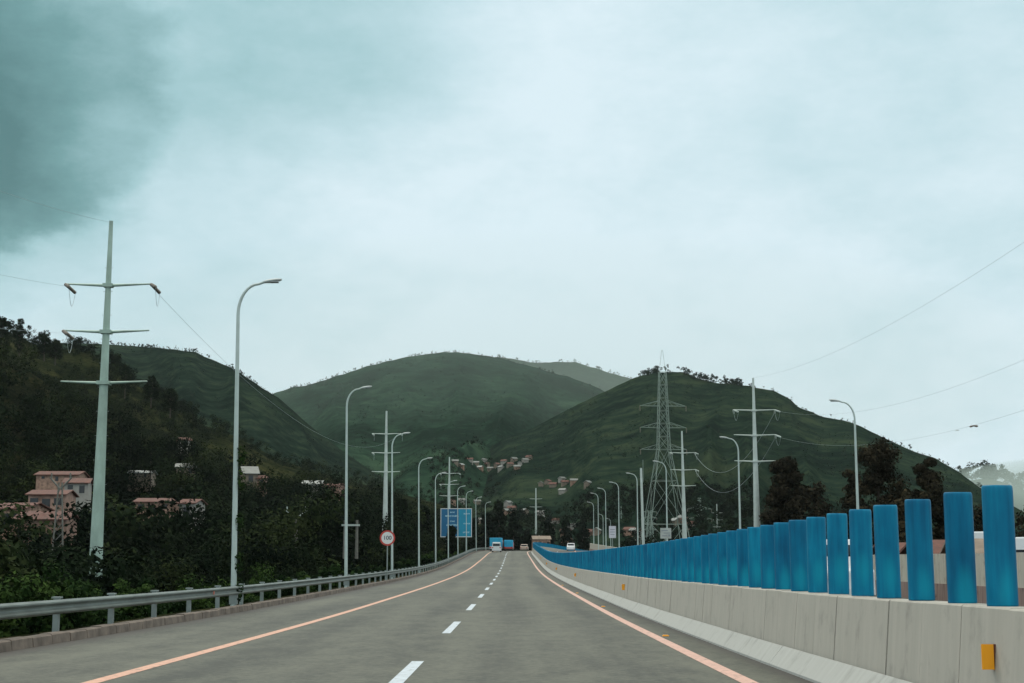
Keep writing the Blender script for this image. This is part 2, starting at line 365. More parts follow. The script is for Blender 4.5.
# ---------------------------------------------------------------- road alignment
RY = np.array([-60, 0, 16.3, 26.7, 36.7, 59, 95.7, 130, 157.7, 200, 240, 280, 310, 340, 370, 400, 450, 500, 600, 800.])
RZ = np.array([-.2, -1.25, -1.495, -1.62, -1.73, -1.9, -2.1, -2.16, -2.06, -1.62, -1.13, -.60, -.30, -.16, -.40, -.98, -2.2, -3.2, -5, -7.]) + CZ
XY = np.array([-60, 0, 60, 120, 200, 240, 270, 300, 330, 360, 400, 450, 500, 600, 800.])
XX = np.array([-1.1, -1.06, -1.03, -1.0, -.88, -.82, -.78, -.45, .9, 3.6, 9.5, 19.5, 33, 68, 160.])
def smooth_interp(x, xs, ys):
    """monotone-ish cubic hermite through the survey points"""
    x = np.asarray(x, float); i = np.clip(np.searchsorted(xs, x) - 1, 0, len(xs) - 2)
    h = xs[i + 1] - xs[i]; t = np.clip((x - xs[i]) / h, 0, 1)
    d = np.diff(ys) / np.diff(xs); m = np.empty(len(xs)); m[0] = d[0]; m[-1] = d[-1]; m[1:-1] = (d[1:] * np.diff(xs)[:-1] + d[:-1] * np.diff(xs)[1:]) / (xs[2:] - xs[:-2])
    return (2 * t**3 - 3 * t**2 + 1) * ys[i] + (t**3 - 2 * t**2 + t) * h * m[i] + (-2 * t**3 + 3 * t**2) * ys[i + 1] + (t**3 - t**2) * h * m[i + 1]
def rz(y): return float(smooth_interp(y, RY, RZ))
def rx(y): return float(smooth_interp(y, XY, XX))
def rpt(off, y, z=0.0):
    """point at lateral offset off from the road centre, at station y"""
    e_ = .5; dx = (rx(y + e_) - rx(y - e_)) / (2 * e_); l = math.hypot(dx, 1)
    return Vector((rx(y) + off / l, y - off * dx / l, rz(y) + z))
def yaw(y): return -math.atan(rx(y + .5) - rx(y - .5))
STA = list(np.concatenate([np.arange(-40, 120, 2.0), np.arange(120, 420, 3.0), np.arange(420, 640, 8.0)]))
def sheet(name, profile, stas, m, kind='structure', closed=False, parent=None, uvz=False):
    """sweep a (offset, z) profile along the road; uv = (offset, station) or (station, height)"""
    vs = []; fs = []; uvs = []; n = len(profile)
    for y in stas:
        for (o, z) in profile: vs.append(rpt(o, y, z))
    k = n if closed else n - 1
    for i in range(len(stas) - 1):
        for j in range(k):
            j2 = (j + 1) % n
            fs.append((i * n + j, i * n + j2, (i + 1) * n + j2, (i + 1) * n + j))
            for (a, bb) in ((i, j), (i, j2), (i + 1, j2), (i + 1, j)):
                uvs.append((stas[a], profile[bb][1] + .3 * profile[bb][0]) if uvz else (profile[bb][0], stas[a]))
    me = bpy.data.meshes.new(name); me.from_pydata(vs, [], fs); me.materials.append(m)
    ul = me.uv_layers.new(name='UVMap'); ul.data.foreach_set('uv', np.array(uvs, 'f').ravel())
    o = bpy.data.objects.new(name, me); C.objects.link(o); fix_up(me)
    if parent: o.parent = parent
    elif kind: o['kind'] = kind
    return o
def fix_up(me):
    bm = bmesh.new(); bm.from_mesh(me); bmesh.ops.recalc_face_normals(bm, faces=bm.faces)
    bm.to_mesh(me); bm.free()
def flat_profile(a, b, n): return [(a + (b - a) * i / n, 0) for i in range(n + 1)]

# ---------------------------------------------------------------- terrain
def ground_drop(off):
    o = abs(off)
    if off < 0:
        pts = [(0, -.30), (6.9, -.30), (7.0, .02), (8.6, -.02), (11, -1.1), (15, -2.6), (22, -3.4), (60, -3.2), (400, -3.0)]
    else:
        pts = [(0, -.30), (16.9, -.30), (17.6, -.5), (20, -1.0), (60, -1.0), (400, -2.0)]
    return float(np.interp(o, [p[0] for p in pts], [p[1] for p in pts]))
offs = [-6000, -2500, -1000, -400, -200, -120, -80, -60, -45, -35, -28, -22, -18, -15, -13, -11, -9.6, -8.6, -7.8, -7.0, -6.9, -3, 0, 5, 10, 16.9, 17.6, 20, 25, 32, 45, 60, 90, 150, 300, 800, 2500, 6000]
gst = list(np.arange(-60, 640, 6.0)) + [700, 800, 1000, 1500, 2500, 5000, 12000]
gv = []; gf = []
for y in gst:
    yy = min(y, 640)
    for o_ in offs:
        if abs(o_) < 60 and y < 640:
            p = rpt(o_, yy)
        else: p = Vector((rx(yy) + o_, y, rz(yy)))
        base = rz(yy) + ground_drop(o_)
        if abs(o_) > 8: base += .35 * mnoise.noise(Vector((p.x * .15, p.y * .15, 0))) * min(1, (abs(o_) - 8) / 6)
        gv.append((p.x, p.y, base if abs(o_) < 300 else min(base, -3)))
n_ = len(offs)
for i in range(len(gst) - 1):
    for j in range(n_ - 1): gf.append((i * n_ + j, i * n_ + j + 1, (i + 1) * n_ + j + 1, (i + 1) * n_ + j))
M_ground = hillmat('ground_scrub', (.012, .016, .009), (.028, .032, .016), (.06, .055, .030), .25, .8)
me = bpy.data.meshes.new('ground'); me.from_pydata(gv, [], gf); me.materials.append(M_ground)
ground = bpy.data.objects.new('ground', me); C.objects.link(ground); ground['kind'] = 'structure'

class Hill:
    def __init__(s, pts, D, d0, z0=-4.0, amp=.10, nscale=.004, power=1.15, seed=0, bulge=0.0):
        rr = [P(px, py, 1.0) for px, py in pts]
        s.u = np.array([r.x for r in rr]); s.t = np.array([r.z - CZ for r in rr])
        ud = lambda px: P(px, 460, 1.0).x
        s.Du = np.array([ud(p[0]) for p in D]); s.Dv = np.array([p[1] for p in D], float)
        s.du = np.array([ud(p[0]) for p in d0]); s.dv = np.array([p[1] for p in d0], float)
        s.z0 = z0; s.amp = amp; s.ns = nscale; s.pw = power; s.seed = seed; s.bulge = bulge
    def D(s, u): return float(np.interp(u, s.Du, s.Dv))
    def d0(s, u): return float(np.interp(u, s.du, s.dv))
    def z(s, u, Y):
        D = s.D(u); d0 = s.d0(u); H = float(np.interp(u, s.u, s.t)) * D + CZ
        t = (Y - d0) / max(D - d0, 1)
        if t <= 0: return s.z0 + t * 3
        h = max(H - s.z0, 0)
        if t <= 1:
            g = t ** s.pw; g = g + s.bulge * math.sin(math.pi * t)
            zz = s.z0 + h * g
            q = Vector((u * Y * s.ns, Y * s.ns * .45, s.seed))
            nn = mnoise.fractal(q, 1.0, 2.1, 5)
            rid = 1 - abs(mnoise.noise(Vector((u * 22 + .6 * nn, Y * s.ns * .3, s.seed + 9)))) * 2
            return zz + h * s.amp * math.sin(math.pi * t) * (nn * 1.0 + (rid - .5) * .7) + h * .006 * mnoise.noise(Vector((u * 140, 0, s.seed)))
        return s.z0 + h * max(0, 1 - (t - 1) * 1.6) + h * .006 * mnoise.noise(Vector((u * 140, 0, s.seed)))
    def on(s, px, py):
        """surface point seen at that pixel"""
        r = P(px, py, 1.0); u = r.x; k = r.z - CZ
        D = s.D(u); d0 = s.d0(u); Y = d0
        for i in range(300):
            Y = d0 + (D - d0) * i / 300
            if s.z(u, Y) > k * Y + CZ: break
        return Vector((u * Y, Y, s.z(u, Y)))
    def at(s, px, Y):
        u = P(px, 460, 1.0).x; return Vector((u * Y, Y, s.z(u, Y)))
    def build(s, name, m, nu=260, nt=110, tmax=1.5):
        us = np.linspace(s.u[0], s.u[-1], nu); vs = []; fs = []
        ts = list(np.linspace(-.05, 1.0, nt)) + list(np.linspace(1.0, tmax, 14))[1:]
        for u in us:
            D = s.D(u); d0 = s.d0(u)
            for t in ts:
                Y = d0 + (D - d0) * t; vs.append((u * Y, Y, s.z(u, Y)))
        k = len(ts)
        for i in range(nu - 1):
            for j in range(k - 1): fs.append((i * k + j, (i + 1) * k + j, (i + 1) * k + j + 1, i * k + j + 1))
        me = bpy.data.meshes.new(name); me.from_pydata(vs, [], fs); me.materials.append(m)
        me.polygons.foreach_set('use_smooth', [True] * len(fs)); me.update()
        o = bpy.data.objects.new(name, me); C.objects.link(o); o['kind'] = 'structure'; return o
H_near = Hill([(-500, 300), (-250, 330), (-60, 345), (0, 360), (30, 372), (60, 392), (90, 415), (130, 448), (200, 478), (300, 505), (400, 528), (460, 545)],
              [(-500, 340), (0, 330), (200, 350), (300, 360), (460, 400)], [(-500, 190), (0, 200), (200, 215), (300, 230), (400, 250), (460, 330)], -2.5, .10, .02, 1.0, 1, .06)
H_left = Hill([(-500, 250), (-200, 300), (0, 327), (25, 340), (40, 346), (75, 350), (92, 354), (120, 370), (135, 385), (160, 397), (179, 410), (200, 424), (225, 432), (250, 444), (278, 459), (312, 471), (350, 481), (387, 490), (443, 505), (500, 535)],
              [(-500, 540), (0, 530), (200, 560), (300, 580), (500, 640)], [(-500, 260), (0, 270), (200, 280), (300, 300), (400, 340), (500, 480)], -3, .09, .010, 1.05, 3, .05)
H_mid = Hill([(-500, 330), (0, 345), (60, 343), (105, 344), (160, 348), (195, 352), (215, 361), (235, 369), (256, 384), (279, 398), (308, 424), (340, 449), (370, 470), (420, 500), (480, 530), (520, 548)],
             [(-500, 1100), (200, 1100), (520, 900)], [(-500, 480), (200, 480), (400, 520), (520, 650)], -4, .16, .0035, 1.1, 5)
H_cen = Hill([(100, 470), (200, 430), (262, 398), (278, 392), (293, 387), (305, 386), (331, 378), (368, 366), (406, 357), (443, 352), (466, 353), (500, 358), (537, 368), (575, 379), (599, 388), (640, 415), (700, 450), (800, 500)],
             [(100, 1700), (800, 1700)], [(100, 700), (500, 620), (800, 700)], -5, .22, .0022, 1.2, 11)
H_far = Hill([(420, 390), (496, 357), (515, 359), (535, 363), (556, 362), (575, 362), (601, 370), (631, 379), (700, 400), (800, 440)],
             [(420, 3000), (800, 3000)], [(420, 1800), (800, 1800)], -5, .10, .0012, 1.1, 14)
H_right = Hill([(400, 520), (440, 492), (481, 452), (505, 438), (533, 428), (563, 412), (593, 397), (620, 384.5), (636, 377), (652, 373), (681, 371.5), (700, 379), (716, 383), (736, 384), (758, 388), (775, 391), (790, 399), (798, 407), (824, 417), (851, 422), (868, 430), (895, 443), (915, 452), (935, 458), (959, 472), (979, 487), (1024, 512), (1100, 530), (1200, 545)],
               [(400, 1150), (680, 1050), (900, 950), (1200, 800)], [(400, 560), (560, 480), (700, 420), (900, 330), (1200, 280)], -4, .15, .0035, 1.15, 21)
H_haze = Hill([(850, 520), (920, 490), (965, 481), (989, 478), (1009, 484), (1030, 492), (1100, 500), (1300, 520), (1500, 500)],
              [(850, 1900), (1500, 1900)], [(850, 900), (1500, 900)], -5, .08, .003, 1.1, 31)
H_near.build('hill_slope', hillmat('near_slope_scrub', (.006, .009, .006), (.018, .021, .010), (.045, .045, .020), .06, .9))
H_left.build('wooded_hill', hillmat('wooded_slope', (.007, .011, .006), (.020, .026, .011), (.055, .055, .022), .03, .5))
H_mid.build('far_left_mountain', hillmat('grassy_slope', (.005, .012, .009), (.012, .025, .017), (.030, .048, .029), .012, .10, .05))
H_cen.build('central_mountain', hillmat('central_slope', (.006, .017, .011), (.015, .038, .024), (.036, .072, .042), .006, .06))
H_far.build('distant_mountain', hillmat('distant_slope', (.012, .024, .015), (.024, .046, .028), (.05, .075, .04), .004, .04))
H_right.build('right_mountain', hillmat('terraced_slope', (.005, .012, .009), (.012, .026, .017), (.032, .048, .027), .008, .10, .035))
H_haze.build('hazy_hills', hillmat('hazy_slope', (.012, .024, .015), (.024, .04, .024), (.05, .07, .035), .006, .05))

# ---------------------------------------------------------------- roads and markings
sheet('road', flat_profile(-6.88, 4.55, 8), STA, M_asph)
o = sheet('opposite_road', flat_profile(5.35, 16.9, 8), STA, M_asph)
sheet('edge_line_marking', [(-3.85, .004), (-3.65, .004)], STA, M_peach)
sheet('inner_line_marking', [(3.66, .004), (3.86, .004)], STA, M_pink)
sheet('opposite_inner_line', [(6.05, .004), (6.22, .004)], STA, M_pink)
sheet('opposite_edge_line', [(13.6, .004), (13.8, .004)], STA, M_peach)
def dashes(name, off, w, start):
    vs = []; fs = []; uvs = []
    y = start
    while y < 420:
        ys = [y, y + 2, y + 4, y + 6]
        for i in range(3):
            b0 = len(vs)
            for (yy, oo) in ((ys[i], off - w / 2), (ys[i], off + w / 2), (ys[i + 1], off + w / 2), (ys[i + 1], off - w / 2)):
                vs.append(rpt(oo, yy, .004)); uvs.append((oo, yy))
            fs.append((b0, b0 + 1, b0 + 2, b0 + 3))
        y += 14.5
    me = bpy.data.meshes.new(name); me.from_pydata(vs, [], fs); me.materials.append(M_white)
    ul = me.uv_layers.new(name='UVMap'); ul.data.foreach_set('uv', np.array(uvs, 'f').ravel())
    o = bpy.data.objects.new(name, me); C.objects.link(o); o['kind'] = 'structure'
dashes('lane_marking', -.27, .17, -14.6); dashes('opposite_lane_marking', 9.9, .17, -10)
# kerb of separate stones, each a little out of line
kb = MB(); y = -20.0; rr = random.Random(3)
while y < 345:
    L_ = .98; dz = rr.uniform(-.012, .012); dx = rr.uniform(-.008, .008)
    pr = [(-6.86 + dx, -.02), (-6.88 + dx, .15 + dz), (-6.91 + dx, .17 + dz), (-7.10 + dx, .17 + dz), (-7.10 + dx, -.02)]
    vs = [rpt(a, y + .01, b_) for a, b_ in pr] + [rpt(a, y + L_, b_) for a, b_ in pr]
    n = 5; kb.add(vs, [(j, j + 1, n + j + 1, n + j) for j in range(4)] + [(4, 3, 2, 1, 0), (5, 6, 7, 8, 9)])
    y += 1.0 if y < 120 else 1.0
kerb = kb.build('kerb', M_kerb); kerb['kind'] = 'structure'; fix_normals(kerb)

# ---------------------------------------------------------------- median wall with its foot and reflectors
mw = empty('median_wall', rpt(4.95, 0), 'long pale concrete median wall under the row of blue panels', 'wall')
def seg_wall(name, prof, y0, y1, step, m, parent, jit, gap, zoff=0):
    vs = []; fs = []; uvs = []; y = y0; n = len(prof); r_ = random.Random(5); inv = parent.location
    while y < y1:
        dx = r_.uniform(-jit, jit); dz = r_.uniform(-jit, jit) * 1.2; b0 = len(vs); e1 = min(y + step, y1 + step)
        for yy in (y + gap, e1 - gap):
            for (a, z) in prof: vs.append(rpt(a + (dx if z > .05 else 0), yy, z + (dz if z > .5 else 0)) - inv)
        ff = [(j, (j + 1) % n, n + (j + 1) % n, n + j) for j in range(n)]
        for f in ff:
            fs.append([b0 + q for q in f])
            for q in f: uvs.append(((y + (step if q >= n else 0)) + r_.uniform(0, 0), prof[q % n][1]))
        for f in (tuple(range(n)), tuple(range(n, 2 * n))[::-1]):
            fs.append([b0 + q for q in f]); uvs += [(y, prof[q % n][1]) for q in f]
        y += step
    me = bpy.data.meshes.new(name); me.from_pydata(vs, [], fs); me.materials.append(m)
    ul = me.uv_layers.new(name='UVMap'); ul.data.foreach_set('uv', np.array(uvs, 'f').ravel())
    bm = bmesh.new(); bm.from_mesh(me); bmesh.ops.recalc_face_normals(bm, faces=bm.faces); bm.to_mesh(me); bm.free()
    o = bpy.data.objects.new(name, me); C.objects.link(o); o.parent = parent; return o
PS = 1.15; Y_FIRST = 11.62
wp = [(4.70, -.25), (4.74, .3), (4.80, .97), (4.815, .985), (5.085, .985), (5.10, .97), (5.16, .3), (5.20, -.25)]
seg_wall('wall_body', wp, Y_FIRST - PS * 9.62, 410, PS, M_wall, mw, .006, .0055)
seg_wall('wall_body', wp, 410, 600, 10, M_wall, mw, .0, 0)
seg_wall('wall_foot', [(4.50, -.2), (4.50, .03), (4.69, .26), (4.699, .26), (4.699, -.2)], -8.5, 560, 5.6, M_foot, mw, .006, .004)
seg_wall('wall_foot', [(5.40, -.2), (5.40, .03), (5.21, .26), (5.201, .26), (5.201, -.2)], -8.5, 560, 5.6, M_foot, mw, .006, .004)
for i, y in enumerate([11.2, 47.7, 84.3, 121, 157, 193]):
    k = MB(); p = rpt(4.765, y, .61) - mw.location
    p = p + Vector((-.045, 0, 0)); k.box(p + Vector((.012, 0, 0)), (.095, .035, .19)); ho = k.build('reflector', M_rback, mw)
    q = MB(); q.box(p + Vector((-.008, -.024, 0)), (.092, .014, .19)); q.build('reflector_lens', M_orange, ho)
# ---------------------------------------------------------------- blue anti-glare panels
def panel_mesh():
    """oval blue tube with a softened flat cap"""
    bm = bmesh.new(); w = .124; d = .085; h = .955; n = 28
    rows = [(0, .985), (.015, 1), (.3, 1), (.6, 1), (.90, 1), (.932, .992), (.946, .965), (h, .90)]
    def ring(z, k):
        out = []
        for i in range(n):
            a_ = 2 * math.pi * i / n; ca, sa_ = math.cos(a_), math.sin(a_)
            ex = .86; x_ = math.copysign(abs(ca) ** ex, ca); y_ = math.copysign(abs(sa_) ** ex, sa_)
            out.append(bm.verts.new((x_ * (w - (1 - k) * .10), y_ * (d - (1 - k) * .10), z)))
        return out
    R_ = [ring(z, k) for z, k in rows]
    for a_, b_ in zip(R_, R_[1:]):
        for i in range(n): bm.faces.new([a_[i], a_[(i + 1) % n], b_[(i + 1) % n], b_[i]])
    bm.faces.new(R_[0][::-1]); bm.faces.new(R_[-1])
    bmesh.ops.recalc_face_normals(bm, faces=bm.faces)
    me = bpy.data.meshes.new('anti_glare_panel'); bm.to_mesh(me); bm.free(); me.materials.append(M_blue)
    for p in me.polygons: p.use_smooth = len(p.vertices) == 4
    return me
pm = panel_mesh(); ymax = 0
ORD = ['first', 'second', 'third', 'fourth', 'fifth', 'sixth', 'seventh', 'eighth', 'ninth', 'tenth', 'eleventh', 'twelfth']
rr = random.Random(11)
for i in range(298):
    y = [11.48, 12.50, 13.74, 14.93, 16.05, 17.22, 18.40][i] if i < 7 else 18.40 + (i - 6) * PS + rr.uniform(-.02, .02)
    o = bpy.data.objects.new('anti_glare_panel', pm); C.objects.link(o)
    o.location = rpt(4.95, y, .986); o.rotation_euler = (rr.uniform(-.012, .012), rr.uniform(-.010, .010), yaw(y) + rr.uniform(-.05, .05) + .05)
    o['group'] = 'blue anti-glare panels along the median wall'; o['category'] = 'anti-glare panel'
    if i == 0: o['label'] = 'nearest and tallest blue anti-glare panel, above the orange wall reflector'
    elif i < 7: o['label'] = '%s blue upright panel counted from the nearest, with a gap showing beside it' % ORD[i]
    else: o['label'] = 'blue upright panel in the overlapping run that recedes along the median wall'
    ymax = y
fp = MB(); y = ymax + PS
while y < 560:
    p = rpt(4.95, y, 1.47); fp.box(p, (.27, .04, .965), yaw(y)); y += PS
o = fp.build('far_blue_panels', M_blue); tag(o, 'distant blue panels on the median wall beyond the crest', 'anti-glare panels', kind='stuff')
# ---------------------------------------------------------------- outer wall of the opposite carriageway
ow = empty('outer_wall', rpt(17.1, 0), 'pale concrete wall with a stained brown base behind the opposite carriageway', 'wall')
seg_wall('wall_coping', [(17.0, .62), (17.0, 1.72), (17.25, 1.72), (17.25, .62)], 5, 420, 6, M_owall, ow, .01, .012)
seg_wall('wall_base', [(16.86, -.3), (16.90, .62), (17.3, .62), (17.34, -.3)], 5, 420, 6, M_obase, ow, .01, .0)

# ---------------------------------------------------------------- guardrail
gr = empty('guardrail', rpt(-7.15, 20), 'galvanised steel guardrail with two ridges running along the stone kerb', 'guardrail')
def wbeam(y0, y1):
    prof = [(.00, .70), (.035, .705), (.082, .66), (.085, .63), (.02, .575), (.015, .545), (.02, .515), (.085, .46), (.082, .43), (.035, .385), (.0, .39)]
    pr = [(-7.16 + a, z) for a, z in prof] + [(-7.168 + a, z) for a, z in prof[::-1]]
    vs = []; fs = []; st = [s_ for s_ in STA if y0 <= s_ <= y1]; n = len(pr)
    for y in st:
        for a, z in pr: vs.append(rpt(a, y, .60 + (z - .545) * .80) - gr.location)
    for i in range(len(st) - 1):
        for j in range(n): fs.append((i * n + j, i * n + (j + 1) % n, (i + 1) * n + (j + 1) % n, (i + 1) * n + j))
    k = MB(); k.add(vs, fs); o = k.build('rail_beam', M_rail, gr); fix_normals(o)
wbeam(-10, 345)
y = 22.9 - 3.6 * 2
while y < 345:
    k = MB(); p = rpt(-7.30, y) - gr.location
    k.box(p + Vector((0, 0, .25)), (.10, .11, .98), yaw(y)); k.box(p + Vector((.075, 0, .60)), (.07, .20, .2), yaw(y)); k.box(p + Vector((0, 0, .755)), (.16, .16, .03), yaw(y))
    k.build('guardrail_post', M_galv, gr); y += 3.6
k = MB(); k.box(rpt(-7.075, 39.3, .60) - gr.location, (.01, .12, .09)); o = k.build('rail_reflector', mat('red_reflector', (.55, .08, .03), .3), gr)

# ---------------------------------------------------------------- street lamps
def make_lamp(side, H, name_parent):
    """side=+1: arm reaches towards +x"""
    pts = [(0, 0, 0), (0, 0, .9), (0, 0, H - 1.05)]; rad = [.092, .086, .052]
    for i in range(1, 9):
        a = math.pi / 2 * i / 8; pts.append((side * .62 * (1 - math.cos(a)), 0, H - 1.05 + .93 * math.sin(a))); rad.append(.052 - .0018 * i)
    pole = MB(); pole.tube(pts[:3], rad[:3], 12); po = pole.build('lamp_pole', M_pole, name_parent)
    arm = MB(); arm.tube(pts[2:] + [(side * .80, 0, H - .055)], rad[2:] + [.04], 10); arm.build('lamp_arm', M_pole, name_parent)
    h = MB(); x0 = side * .76
    prof = [(0, .035, .03), (.06, .06, .045), (.2, .12, .055), (.42, .13, .05), (.54, .08, .03), (.57, .03, .015)]
    vs = []
    for (d, w, t) in prof:
        z = H - .055 + d * .12
        for k_ in range(8):
            an = math.pi / 4 * (k_ + .5); vs.append((x0 + side * d, w * math.cos(an) * 1.08, z + t * math.sin(an) * 1.08))
    fs = [(i * 8 + j, i * 8 + (j + 1) % 8, (i + 1) * 8 + (j + 1) % 8, (i + 1) * 8 + j) for i in range(5) for j in range(8)] + [tuple(range(8)), tuple(range(40, 48))]
    h.add(vs, fs, True); ho = h.build('lamp_head', M_head, name_parent); fix_normals(ho)
    l = MB(); l.box((x0 + side * .34, 0, H - .065), (.26, .2, .03)); l.build('lamp_lens', M_lens, ho)
    b = MB(); b.box((0, 0, .02), (.36, .36, .04)); b.box((0, .0, .35), (.23, .18, .30)); b.build('base_plate', M_galv, name_parent)
left_lamps = [(237.5, 43, 280.5), (348, 75, 387), (393.5, 104, 433), (420, 137, 458), (436.5, 170, 472.5), (449, 202, 480.5), (458.5, 234, 486), (467, 266, 491), (476.6, 298, 497), (486, 330, 502)]
lt = ['tallest grey street lamp, beside the near guardrail with creepers at its foot', 'second street lamp along the guardrail, left of the speed limit sign', 'street lamp just behind the round speed limit sign',
      'fourth street lamp along the guardrail, alone between the speed sign and the blue sign', 'street lamp at the left edge of the blue direction sign', 'street lamp whose head touches the far steel pole behind the blue sign',
      'street lamp standing in front of the middle of the blue sign', 'street lamp in front of the right part of the blue sign', 'second to last street lamp of the guardrail row, right of the blue sign', 'last small street lamp of the guardrail row, by the road crest']
for i, (px, Y, pyt) in enumerate(left_lamps):
    X = P(px, 520, Y).x - .05; z = rz(Y) + ground_drop(X - rx(Y)) - .02; ztop = P(px, pyt, Y).z
    t = empty('street_lamp', (X, Y, z), lt[i], 'street lamp', 'street lamps behind the guardrail')
    make_lamp(1, ztop - z, t); t.rotation_euler = (0, -.012, yaw(Y))
right_lamps = [(854, 400, 75, 853), (738, 437, 102, 738), (666, 461, 142, 666), (637, 473, 170, 637), (618.5, 482, 200, 618), (605.5, 488, 228, 605), (598, 493, 250, 598), (593.5, 502, 288, 593), (603, 514, 345, 603), (610.5, 519, 375, 610)]
rt = ['large street lamp in front of the dark trees on the far side of the panels', 'street lamp left of the three-armed steel pole, over the blue panels', 'street lamp standing inside the outline of the lattice pylon',
      'street lamp between the white notice board and the armless pole', 'street lamp right beside the white notice board', 'fourth street lamp from the left in the row behind the blue panels', 'third lamp from the left in the row behind the panels',
      'leftmost street lamp of the row beyond the blue panels', 'small distant street lamp low behind the panel row, left of the notice board', 'lowest distant street lamp, just beside the white notice board']
for i, (px, pyt, Y, _) in enumerate(right_lamps):
    top = P(px, pyt, Y); z = rz(Y) - .3; H = top.z - z; H = min(max(H, 9.0), 12.5)
    t = empty('street_lamp', (top.x, Y, z), rt[i], 'street lamp', 'street lamps beyond the blue panels')
    make_lamp(-1, H, t)

# ---------------------------------------------------------------- steel power poles
def insulator(p, q, n=7, r=.10):
    k = MB(); p = Vector(p); q = Vector(q); pts = []; rad = []
    for i in range(n):
        for (d, rr_) in ((.05, .3), (.35, 1), (.65, 1), (.95, .3)): pts.append(p.lerp(q, (i + d) / n)); rad.append(r * rr_)
    k.tube(pts, rad, 7); return k
def power_pole(base, H, arms, m, label, rb, rt_, octo=10, halfs=2.6, lean=0, ins=((0, -1), (0, 1), (1, -1)), group=None):
    t = empty('power_pole', base, label, 'power pole', group); m_i = M_ins if m is M_pylon else M_pylon2
    k = MB(); k.tube([(0, 0, 0), (lean * .5, 0, H * .5), (lean, 0, H)], [rb, (rb + rt_) / 2, rt_], octo, smooth=False)
    sh = k.build('pole_shaft', m, t)
    c = MB()
    for i in range(3, 16):   # step bolts
        z = H * i / 17; r_ = rb + (rt_ - rb) * z / H
        c.tube([(lean * z / H - r_ - .1, 0, z), (lean * z / H + r_ + .1, 0, z)], .014, 4)
    c.build('step_bolts', M_galv, t)
    for ai, z in enumerate(arms):
        x0 = lean * z / H; r_ = rb + (rt_ - rb) * z / H
        cl = MB(); cl.box((x0, 0, z), (r_ * 2 + .22, r_ * 2 + .16, .22)); clo = cl.build('arm_clamp', m, t)
        for s in (-1, 1):
            a = MB(); hl = halfs; a.tube([(x0 + s * r_, 0, z), (x0 + s * hl, 0, z + .10)], [.095, .045], 6); ao = a.build('cross_arm', m, t)
            if (ai, s) in ins:
                tip = Vector((x0 + s * hl, 0, z + .06))
                insulator(tip, tip + Vector((.5, -.9, -.32)), r=.11).build('insulator', m_i, ao)
                insulator(tip + Vector((.02, .05, 0)), tip + Vector((.25, 1.2, -.30)), r=.11).build('insulator', m_i, ao)
                j = MB(); a0 = tip + Vector((.5, -.9, -.32)); b0 = tip + Vector((.25, 1.2, -.30))
                j.tube([a0.lerp(b0, q) + Vector((0, 0, -1.0 * math.sin(math.pi * q))) for q in np.linspace(0, 1, 9)], .014, 4); j.build('jumper_wire', M_wire, ao)
    return t
def pole_from(pxb, pyt, pxt, Y, armpy, m, label, rb, rt_, zb, **kw):
    top = P(pxt, pyt, Y); base = Vector((P(pxb, 540, Y).x, Y, zb)); 
    zs = [P(pxt, a, Y).z - zb for a in armpy]
    lean = kw.pop('lean', top.x - base.x)
    return power_pole(base, top.z - zb, zs, m, label, rb, rt_, lean=lean * .8, **kw), top
g1 = 'tubular power poles left of the road'; g2 = 'tubular power poles right of the road'
zA = -3.6
pA, topA = pole_from(96.5, 221, 111.5, 85, (285.5, 332, 383), M_pylon, 'huge pale green power pole rising from the bushes nearest the camera', .46, .12, zA, group=g1)
pB, topB = pole_from(385, 411, 386.5, 263, (434, 453, 472), M_pylon2, 'three-armed power pole between the second street lamp and the speed limit sign', .62, .16, -3, group=g1)
pC, topC = pole_from(448.8, 457, 449.5, 385, (473.5, 484.5, 496), M_pylon2, 'slim distant power pole standing behind the blue direction sign', .55, .16, -4, group=g1, halfs=2.6)
pD, topD = pole_from(757.5, 378, 753, 178, (410.5, 435.5, 461.5), M_pylon2, 'tall pale power pole with three cross arms beyond the blue panels', .52, .13, -2.5, group=g2, ins=((0, -1), (0, 1), (1, 1)))
pE, topE = pole_from(685, 431, 681.5, 280, (453, 470, 486), M_pylon2, 'pale power pole with three arms right of the lattice pylon', .55, .15, -3, group=g2, ins=((0, -1), (0, 1), (1, 1)), halfs=2.5)
power_pole((P(536, 540, 590).x, 590, -6), P(536, 488, 590).z + 6, [P(536, a, 590).z + 6 for a in (499, 507)], M_pylon2, 'lone slim power pole above the crest of the road', .6, .2, halfs=2.6, ins=(), group=g1)
power_pole((P(717.5, 540, 520).x, 520, -5), P(717, 504, 520).z + 5, [P(717, a, 520).z + 5 for a in (513, 520, 527)], M_pylon2, 'small distant power pole between two steel poles, low over the panels', .42, .15, halfs=2.0, ins=(), group=g2)
power_pole((P(621.5, 540, 560).x, 560, -5), P(621.5, 506, 560).z + 5, [P(621.5, a, 560).z + 5 for a in (514, 520, 526)], M_lat, 'thin grey power pole right of the white notice board', .4, .15, halfs=2.3, ins=(), group=g2)
# pole without arms
ta = P(641, 468, 210); zb = -2.5
t = empty('steel_pole', (P(644, 545, 210).x, 210, zb), 'bare pale steel pole without arms, left of the lattice pylon', 'steel pole')
k = MB(); k.tube([(0, 0, 0), (ta.x - P(644, 545, 210).x, 0, ta.z - zb)], [.23, .16], 10, smooth=False); k.build('pole_shaft', M_pylon2, t)
k = MB(); dx = ta.x - P(644, 545, 210).x; k.tube([(dx + .3, 0, ta.z - zb - 2), (dx + .3, 0, ta.z - zb + 1.2)], .035, 5); k.build('mast', M_lat, t)

